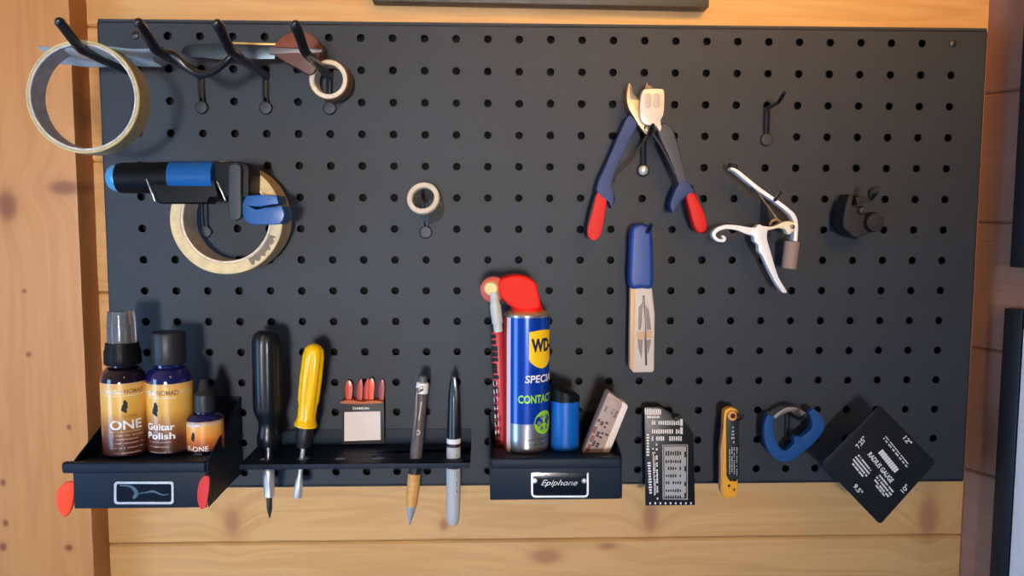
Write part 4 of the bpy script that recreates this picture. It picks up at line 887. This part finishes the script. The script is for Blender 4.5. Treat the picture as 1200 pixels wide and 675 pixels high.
# black screwdriver
t = thing('screwdriver', 'black handled screwdriver with silver bit holder, leftmost on the shelf', 'screwdriver', at(313, 500, DT), 'screwdrivers in the shelf')
A, B = (312, 387), (316, 607)
bh = mat('handle_black', (14, 18, 24), 0.35, coat=0.12)
bm = NB(); plathe(bm, A, B, DT, [(0, 4), (1, 9), (4, 13.5), (9, 15.6), (16, 16.2), (60, 16.2), (90, 16), (98, 14), (104, 11), (110, 10.2), (116, 11), (122, 12.5), (128, 12.8), (134, 11), (135.5, 4)], 48, flute=lambda k, a: 0.07 * max(0, math.cos(6 * a)) if 3 <= k <= 6 else 0); obj('handle', bm, bh, t)
bm = NB(); plathe(bm, A, B, DT, [(134, 3.8), (162, 3.8)], 20); obj('shaft', bm, steel, t)
bm = NB(); plathe(bm, A, B, DT, [(160, 4.5), (163, 6.4), (168, 6.6), (178, 6.4), (186, 5.6), (193, 6.2), (195, 4.2)], 28); obj('bit_holder', bm, satin, t, 'silver bit holder')
bm = NB(); plathe(bm, A, B, DT, [(194, 3.4), (209, 3.2), (212, 2.6), (220, 0.4)], 12); obj('driver_bit', bm, dsteel, t)
# yellow screwdriver
t = thing('screwdriver', 'yellow handled screwdriver with a flat white tip, second on the shelf', 'screwdriver', at(360, 480, DT), 'screwdrivers in the shelf')
A, B = (369, 403), (348.5, 583)
yl = mat('handle_yellow', (252, 196, 6), 0.3, coat=0.3)
bm = NB(); plathe(bm, A, B, DT, [(0, 3), (2, 7), (6, 10.5), (14, 12.2), (40, 12.6), (66, 12), (72, 10.6), (86, 10.4), (91, 11.5), (93, 13), (96, 13), (97, 8)], 48, flute=lambda k, a: 0.16 * max(0, math.cos(6 * a + 0.4)) if 3 <= k <= 5 else 0); obj('handle', bm, yl, t)
bm = NB(); plathe(bm, A, B, DT, [(96, 8.6), (98, 9.6), (112, 9.2), (121, 7.6), (122, 3)], 28); obj('collar', bm, rubber, t, 'black rubber collar')
bm = NB(); plathe(bm, A, B, DT, [(121, 2.6), (146, 2.6), (156, 2.8), (162, 4.3), (178, 5.2), (181, 4.8)], 16); obj('shaft', bm, mat('white_steel', (205, 208, 210), 0.35, metal=0.5), t, 'pale steel shaft with flat tip')
# matchbox-like pick box
dM = 0.012
t = thing('pick_box', 'small black box with white label and red orange picks sticking out', 'box', at(426, 518, dM))
bm = NB(); prism(bm, [(401, 472), (450, 470.5), (450.5, 519.5), (402, 521)], dM, 0.0105, 0.0006); pb = obj('box_shell', bm, mat('box_black', (34, 30, 32), 0.5), t)
bm = NB(); prism(bm, [(403.5, 483), (445.5, 482), (446, 515.5), (403.5, 517)], dM + 0.0004, 0.0004); obj('white_label', bm, mat('label_pinkwhite', (232, 218, 212), 0.6), pb, 'blank white label')
bm = NB(); text_px(bm, 'DAMON', 423, 478.5, 2.8, dM + 0.0003, 0, 19, 0.03); obj('lettering', bm, paper_white, pb)
bm = NB(); prism(bm, cr([(400.5, 473), (400.5, 470.5), (412, 469), (424, 471), (436, 469.5), (447, 470.5), (447, 472.5), (424, 473.5)], 3, True), dM + 0.0005, 0.010, 0.0004); obj('torn_edge', bm, mat('torn_card', (200, 110, 70), 0.7, var=0.2), t)
for i, (x, y0, w, col, tl, dd) in enumerate(((408.5, 445.5, 8, (205, 62, 34), 0, 0), (421, 444.5, 7, (186, 50, 40), 3, -0.002), (429, 443.5, 6, (190, 46, 26), 4, -0.004), (434.5, 443, 7.5, (232, 74, 24), 1, 0.0), (446.5, 444.5, 7, (150, 44, 58), 2, -0.002))):
    q = cr([(x + tl * .6, y0), (x + w / 2 + .6, y0 + 6), (x + w / 2 + .6, y0 + 15), (x + w / 4, y0 + 32), (x - w / 4, y0 + 32), (x - w / 2, y0 + 16), (x - w / 2 + tl * .4, y0 + 6)], 4, True)
    bm = NB(); prism(bm, q, dM - 0.0035 + dd, 0.0016, 0.0005)
    solo('guitar_pick', bm, mat('pick_%d' % i, col, 0.35, coat=0.3), ['orange pick at the left end of the pick box', 'dull red pick second from left in the pick box', 'dark red pick just left of the brightest one in the pick box', 'bright orange pick near the middle of the pick box', 'purplish red pick at the right end of the pick box'][i], 'guitar pick', at(x, y0 + 20, dM - 0.0035 + dd), 'picks standing in the small box')
# ball pen
t = thing('ballpoint_pen', 'grey ballpoint pen with bamboo grip and silver tip, in the shelf', 'pen', at(486, 530, DT))
A, B = (496, 441), (480, 616)
bm = NB(); plathe(bm, A, B, DT, [(8, 6.6), (82, 7.2), (112, 6.8)], 28); obj('barrel', bm, mat('pen_grey', (92, 84, 84), 0.4), t)
bm = NB(); plathe(bm, A, B, DT, [(6.5, 5.4), (7.5, 7.0), (19, 7.2), (19.6, 6)], 28); obj('white_collar', bm, paper_white, t, 'white collar near the top')
bm = NB(); plathe(bm, A, B, DT, [(-1, 3.0), (0, 4.2), (4, 5.2), (7, 5.4)], 24); obj('push_button', bm, mat('button_grey', (84, 90, 92), 0.35), t)
bm = NB(); plathe(bm, A, B, DT, [(104, 6.4), (105, 7.1), (113, 7.2), (114, 6)], 28); obj('grip_ring', bm, rubber, t)
bm = NB(); plathe(bm, A, B, DT, [(113, 6.4), (114, 7.3), (148, 6.9), (152, 6.2)], 28); obj('bamboo_grip', bm, mat('bamboo', (218, 160, 88), 0.5, var=0.12, bscale=300), t, 'bamboo coloured grip')
bm = NB(); plathe(bm, A, B, DT, [(151.5, 6.2), (153, 6.0), (166, 3.2), (171, 1.6), (175, 0.6)], 24); obj('silver_tip', bm, satin, t, 'silver cone tip')
bm = NB(); prism(bm, [(488.5, 458), (486, 474), (482, 512), (484.5, 517), (487, 512), (489.5, 475)], DT + 0.0075, 0.0016, 0.0004); prism(bm, [(487, 456), (496, 452), (496, 458), (487, 462)], DT + 0.007, 0.004, 0.0004); obj('clip', bm, dsteel, t)
bm = NB(); outline_ring(bm, [(489.5 + 3.2 * math.cos(i * PI / 8), 507 + 3.2 * math.sin(i * PI / 8)) for i in range(16)], [(489.5 + 1.8 * math.cos(i * PI / 8), 507 + 1.8 * math.sin(i * PI / 8)) for i in range(16)], DT + 0.0066, 0.0006); bars_px(bm, 492.3, 482, 22, 2.0, DT + 0.0063, 98, 9); obj('print', bm, mat('pale_print', (180, 178, 176), 0.5), t)
# marker
t = thing('marker_pen', 'grey fineliner marker with black cap, rightmost in the shelf', 'pen', at(531, 530, DT))
A, B = (532, 446), (531, 615)
bm = NB(); plathe(bm, A, B, DT, [(0, 3), (1, 4), (8, 5), (22, 6.8), (45, 7.4), (66, 8.0), (67, 5)], 28); prism(bm, [(530, 442), (534.5, 442), (536.5, 462), (536, 500), (533, 500), (531.5, 462)], DT + 0.0078, 0.003, 0.0005); obj('cap', bm, mat('cap_navy', (22, 28, 36), 0.3, coat=0.3), t, 'black cap with clip')
bm = NB(); plathe(bm, A, B, DT, [(66, 7.0), (67, 8.0), (98, 8.2), (150, 8.0), (164, 7.4), (168, 5), (169, 0.5)], 32); mk = obj('barrel', bm, mat('marker_grey', (182, 184, 186), 0.4), t)
bm = NB(); plathe(bm, A, B, DT, [(66.5, 8.2), (72, 8.2)], 32); obj('white_band', bm, paper_white, mk)
bm = NB(); plathe(bm, A, B, DT, [(72, 8.25), (76, 8.25)], 32); plathe(bm, A, B, DT, [(96, 8.35), (101, 8.35)], 32); obj('dark_band', bm, mat('maroon_band', (60, 30, 36), 0.4), mk)
bm = NB(); k = DT + 8.35 * sz(DT)
for yy, hh in ((528, 5), (534, 4), (556, 8), (566, 9), (577, 6)): bars_px(bm, 534.5, yy, hh, 3.2, k - 0.0008, 90, 3)
obj('print', bm, print_black, mk)

# ================================================================== ruler card (black with white scales)
dR = 0.020
t = thing('ruler_card', 'upright black metal card with white scales, right of the middle tray', 'gauge card', at(785, 535, dR))
bm = NB(); prism(bm, [(755.5, 477.5), (774, 477), (800, 492), (812.5, 508), (814.5, 592), (756.5, 592.5)], dR, 0.0012, 0.0002); cardA = obj('card', bm, mat('card_black', (16, 16, 19), 0.35), t)
k = dR + 0.00015
def z9(p): return zm(p, 5.19, 750, 470)
bm = NB()
x, y = z9([(80, 66)])[0]; bars_px(bm, x, y, 20, 7.5, k, 0, 9, 0.7, .15); bars_px(bm, *z9([(82, 97)])[0], 15, 2, k, 0, 3, .95, 0)
for yy in (132, 185, 228): bars_px(bm, *z9([(165, yy)])[0], 36, 5.6, k, 0, 14, .62, .2)
for yy in (180, 130): bars_px(bm, *z9([(253, yy)])[0], 3.4, 8, k, 0, 1, .9, 0)
bars_px(bm, *z9([(48, 270)])[0], 27, 3.6, k, 90, 8, .62, .3); bars_px(bm, *z9([(60, 470)])[0], 38, 4.0, k, 87, 12, .65, .3)
bars_px(bm, *z9([(84, 430)])[0], 56, 1.6, k, 88, 22, .8, .4); bars_px(bm, *z9([(104, 430)])[0], 66, 2.0, k, 89, 24, .85, .3); bars_px(bm, *z9([(93, 440)])[0], 50, 1.2, k, 89, 22, .7, .5)
for i in range(9):
    q = z9([(62 + i * 31, 622)])[0]; bars_px(bm, q[0], q[1], 1.9, 2.6, k, 0, 1, 1, 0)
obj('white_scale', bm, paper_white, cardA, 'white scale markings')
bm = NB(); prism(bm, z9([(136, 266), (292, 264), (290, 600), (138, 598)]), k, 0.0001); tbp = obj('grey_table', bm, mat('table_grey', (176, 176, 174), 0.6), cardA, 'pale grey printed table')
bm = NB()
for i, yy in enumerate((318, 368, 410, 455, 497, 545, 582)): bars_px(bm, *z9([(205, yy)])[0], 19, 4.2 if i else 6.5, k + 0.0002, 0, 7, .65, .5)
for yy in (325, 412, 505, 575): bars_px(bm, *z9([(276, yy)])[0], 2.4, 6.5, k + 0.0002, 0, 1, .9, .3)
outline_ring(bm, z9([(142, 272), (286, 270), (284, 594), (144, 592)]), z9([(147, 277), (281, 275), (279, 589), (149, 587)]), k + 0.0002, 0.0001)
obj('table_print', bm, print_black, tbp)

# ================================================================== yellow folding tool
dF2 = 0.030
t = thing('folding_multitool', 'narrow yellow folding tool with black printed face, low on the board', 'multitool', at(855, 530, dF2))
def z7(p): return zm(p, 4.5, 740, 460)
yellow = mat('tool_yellow', (240, 168, 30), 0.35, coat=0.2)
bm = NB(); prism(bm, z7(cr([(488, 120), (498, 92), (525, 82), (555, 95), (562, 130), (560, 470), (555, 540), (530, 552), (505, 560), (485, 540), (480, 470), (486, 300)], 3, True)), dF2, 0.009, 0.0015, 3); yb = obj('yellow_body', bm, yellow, t)
bm = NB(); prism(bm, z7([(470, 300), (492, 110), (502, 100), (502, 545), (492, 560), (470, 520)]), dF2 - 0.001, 0.008, 0.001); obj('tan_side', bm, mat('tan_side', (190, 140, 90), 0.4), t, 'tan side leaf')
bm = NB(); prism(bm, z7([(500, 150), (506, 112), (524, 94), (550, 98), (566, 118), (570, 440), (555, 465), (520, 470), (502, 440)]), dF2 + 0.0012, 0.0022, 0.0005); bk = obj('black_face', bm, mat('face_black', (20, 26, 26), 0.4), t, 'black printed face')
bm = NB(); outline_ring(bm, [(858.5 + 5.2 * math.cos(i * PI / 12), 487.5 + 5.6 * math.sin(i * PI / 12)) for i in range(24)], [(859 + 3.0 * math.cos(i * PI / 12), 487.5 + 3.1 * math.sin(i * PI / 12)) for i in range(24)], dF2 + 0.0020, 0.0012); obj('pivot_ring', bm, mat('ring_orange', (235, 150, 70), 0.4), t)
bm = NB(); prism(bm, [(858.8 + 3 * math.cos(i * PI / 8), 487.5 + 3 * math.sin(i * PI / 8)) for i in range(16)], dF2 + 0.0016, 0.001); obj('pivot', bm, rubber, t)
bm = NB()
for yy, w in ((184, 2), (205, 3), (222, 3.4), (240, 4), (262, 4.5)): bars_px(bm, *z7([(536, yy)])[0], w, 2.4, dF2 + 0.0014, 0, 2, .7, .3)
for xx in (518, 530, 542, 556): bars_px(bm, *z7([(xx, 365)])[0], 34, 1.4, dF2 + 0.0014, 90, 16, .7, .5)
obj('white_print', bm, print_grey, bk)
bm = NB(); prism(bm, z7([(508, 488), (520, 484), (522, 496), (510, 500)]), dF2 + 0.0003, 0.0005); prism(bm, z7([(535, 508), (548, 506), (542, 524)]), dF2 + 0.0003, 0.0005); prism(bm, z7([(536, 455), (556, 452), (554, 468), (538, 470)]), dF2 + 0.0015, 0.0005); obj('black_marks', bm, print_black, yb)

# ================================================================== carabiner
dV = 0.026
t = thing('carabiner', 'rounded blue carabiner with a dull silver gate hanging on a hook', 'carabiner', at(925, 508, dV))
def zc4(p): return zm([(x, y) + ((w[0] / 3.752,) if w else ()) for x, y, *w in p], 3.752, 870, 440)
bm = NB(); wstroke(bm, zc4([(128, 178, 32), (118, 205, 38), (118, 255, 45), (132, 310, 49), (165, 350, 49), (205, 352, 50), (245, 320, 52), (290, 283, 54), (325, 248, 50), (334, 210, 50), (318, 175, 40), (300, 155, 22)]), dV, 0.008, 6, 0.0022)
prism(bm, zc4(cr([(232, 268), (258, 270), (268, 262), (262, 285), (240, 300), (228, 292)], 3, True)), dV, 0.008, 0.001); obj('frame', bm, mat('carabiner_blue', (16, 74, 134), 0.55, spec=0.3), t)
bm = NB(); wstroke(bm, zc4([(140, 188, 16), (168, 166, 20), (205, 150, 22), (245, 154, 22), (280, 178, 20)]), dV - 0.002, 0.005, 5, 0.0008); obj('gate', bm, mat('gate_grey', (130, 124, 122), 0.4, metal=0.6), t, 'dull silver spring gate')

# ================================================================== radius gauge card, hung as a diamond
dG = 0.0495
t = thing('radius_gauge_card', 'square black gauge card with white print hung as a diamond, lower right', 'gauge card', at(1025, 543, dG))
bm = NB()
def zg(p): return zm(p, 4.5, 960, 470)
crn = zg([(318, 30), (556, 318), (322, 654), (14, 330)]); crn = [(1031, 474.5), (1097, 541.5), (1031.5, 615), (962.5, 543)]
pts = []
for i in range(4):
    p0, p1, p2 = crn[i - 1], crn[i], crn[(i + 1) % 4]
    for k_ in range(5):
        u = k_ / 4; f0 = 0.05
        A = (p1[0] + (p0[0] - p1[0]) * f0, p1[1] + (p0[1] - p1[1]) * f0); B = (p1[0] + (p2[0] - p1[0]) * f0, p1[1] + (p2[1] - p1[1]) * f0)
        pts.append(((1 - u) ** 2 * A[0] + 2 * u * (1 - u) * p1[0] + u * u * B[0], (1 - u) ** 2 * A[1] + 2 * u * (1 - u) * p1[1] + u * u * B[1]))
prism(bm, pts, dG, 0.0016, 0.0003); gc = obj('card', bm, mat('gauge_black', (15, 19, 25), 0.5, spec=0.3), t)
k = dG + 0.00015
bm = NB(); a_ = 51
text_px(bm, 'RADIUS GAUGE', *zg([(325, 350)])[0], 5.6, k, a_, 43, 0.03)
bars_px(bm, *zg([(362, 312)])[0], 34, 7.5, k, a_, 11, .86, .15)
bars_px(bm, *zg([(412, 262)])[0], 44, 1.5, k, a_, 26, .85, .3); bars_px(bm, *zg([(402, 272)])[0], 44, 2.0, k, a_, 24, .85, .3)
for (x, y, w) in ((232, 322, 24), (220, 335, 26), (208, 348, 26), (196, 360, 20)): bars_px(bm, *zg([(x + 8, y + 4)])[0], w, 2.3, k, a_, 18, .8, .2)
for (x, y, w) in ((350, 435, 26), (338, 448, 28), (326, 460, 26), (318, 472, 16)): bars_px(bm, *zg([(x + 4, y)])[0], w, 2.3, k, a_, 18, .8, .2)
for s_, x, y, an, w in (('7.25"', 220, 218, -39 - 12, 15), ('12"', 466, 208, 51, 11), ('9.5"', 205, 465, 51, 13), ('10"', 452, 462, -45, 10)):
    text_px(bm, s_, *zg([(x, y)])[0], 5.5, k, an, w, 0.02)
obj('white_print', bm, paper_white, gc, 'white printed lettering')

# ================================================================== light
w = bpy.data.worlds.new('world'); bpy.context.scene.world = w; w.use_nodes = True
nt = w.node_tree; bg = nt.nodes['Background']; bg.inputs[1].default_value = 0.42
tc = nt.nodes.new('ShaderNodeTexCoord'); sp = nt.nodes.new('ShaderNodeSeparateXYZ'); nt.links.new(tc.outputs['Generated'], sp.inputs[0])
def mrange(o, a, b, c, d):
    n = nt.nodes.new('ShaderNodeMapRange'); n.interpolation_type = 'SMOOTHSTEP'; n.inputs[1].default_value = a; n.inputs[2].default_value = b; n.inputs[3].default_value = c; n.inputs[4].default_value = d
    nt.links.new(o, n.inputs[0]); return n.outputs[0]
mx = nt.nodes.new('ShaderNodeMix'); mx.data_type = 'RGBA'; mx.inputs[6].default_value = (0.22, 0.44, 0.95, 1); mx.inputs[7].default_value = (0.72, 0.47, 0.27, 1)
nt.links.new(mrange(sp.outputs['Z'], -0.15, 0.35, 0, 1), mx.inputs[0])
m2 = nt.nodes.new('ShaderNodeMix'); m2.data_type = 'RGBA'; m2.blend_type = 'MULTIPLY'; m2.inputs[0].default_value = 1.0
nt.links.new(mx.outputs[2], m2.inputs[6]); nt.links.new(mrange(sp.outputs['X'], -0.7, 0.6, 1.35, 0.25), m2.inputs[7]); nt.links.new(m2.outputs[2], bg.inputs[0])
def area(name, loc, target, sx, sy, col, power):
    l = bpy.data.lights.new(name, 'AREA'); l.shape = 'RECTANGLE'; l.size = sx; l.size_y = sy; l.color = col; l.energy = power
    o = bpy.data.objects.new(name, l); C.objects.link(o); o.location = loc
    o.rotation_euler = (Vector(target) - Vector(loc)).to_track_quat('-Z', 'Y').to_euler(); return o
k = area('window_light', (-0.10, -6.0, -0.22), (-0.30, 0, 0.0), 0.7, 0.7, (1.0, 0.965, 0.94), 3.35); k.data.spread = math.radians(18.5)
k2 = area('warm_lamp', (0.45, -1.30, 0.75), (0.22, 0, 0.40), 0.5, 0.25, (1.0, 0.52, 0.10), 1.7); k2.data.spread = math.radians(50)
area('cool_window', (-1.5, -0.95, -0.25), (-0.3, 0, -0.1), 0.5, 0.9, (0.34, 0.62, 1.0), 13)
sc = bpy.context.scene
sc.view_settings.view_transform = 'Standard'; sc.view_settings.look = 'None'; sc.view_settings.gamma = 1; sc.view_settings.exposure = 0.0
sc.view_settings.use_curve_mapping = False
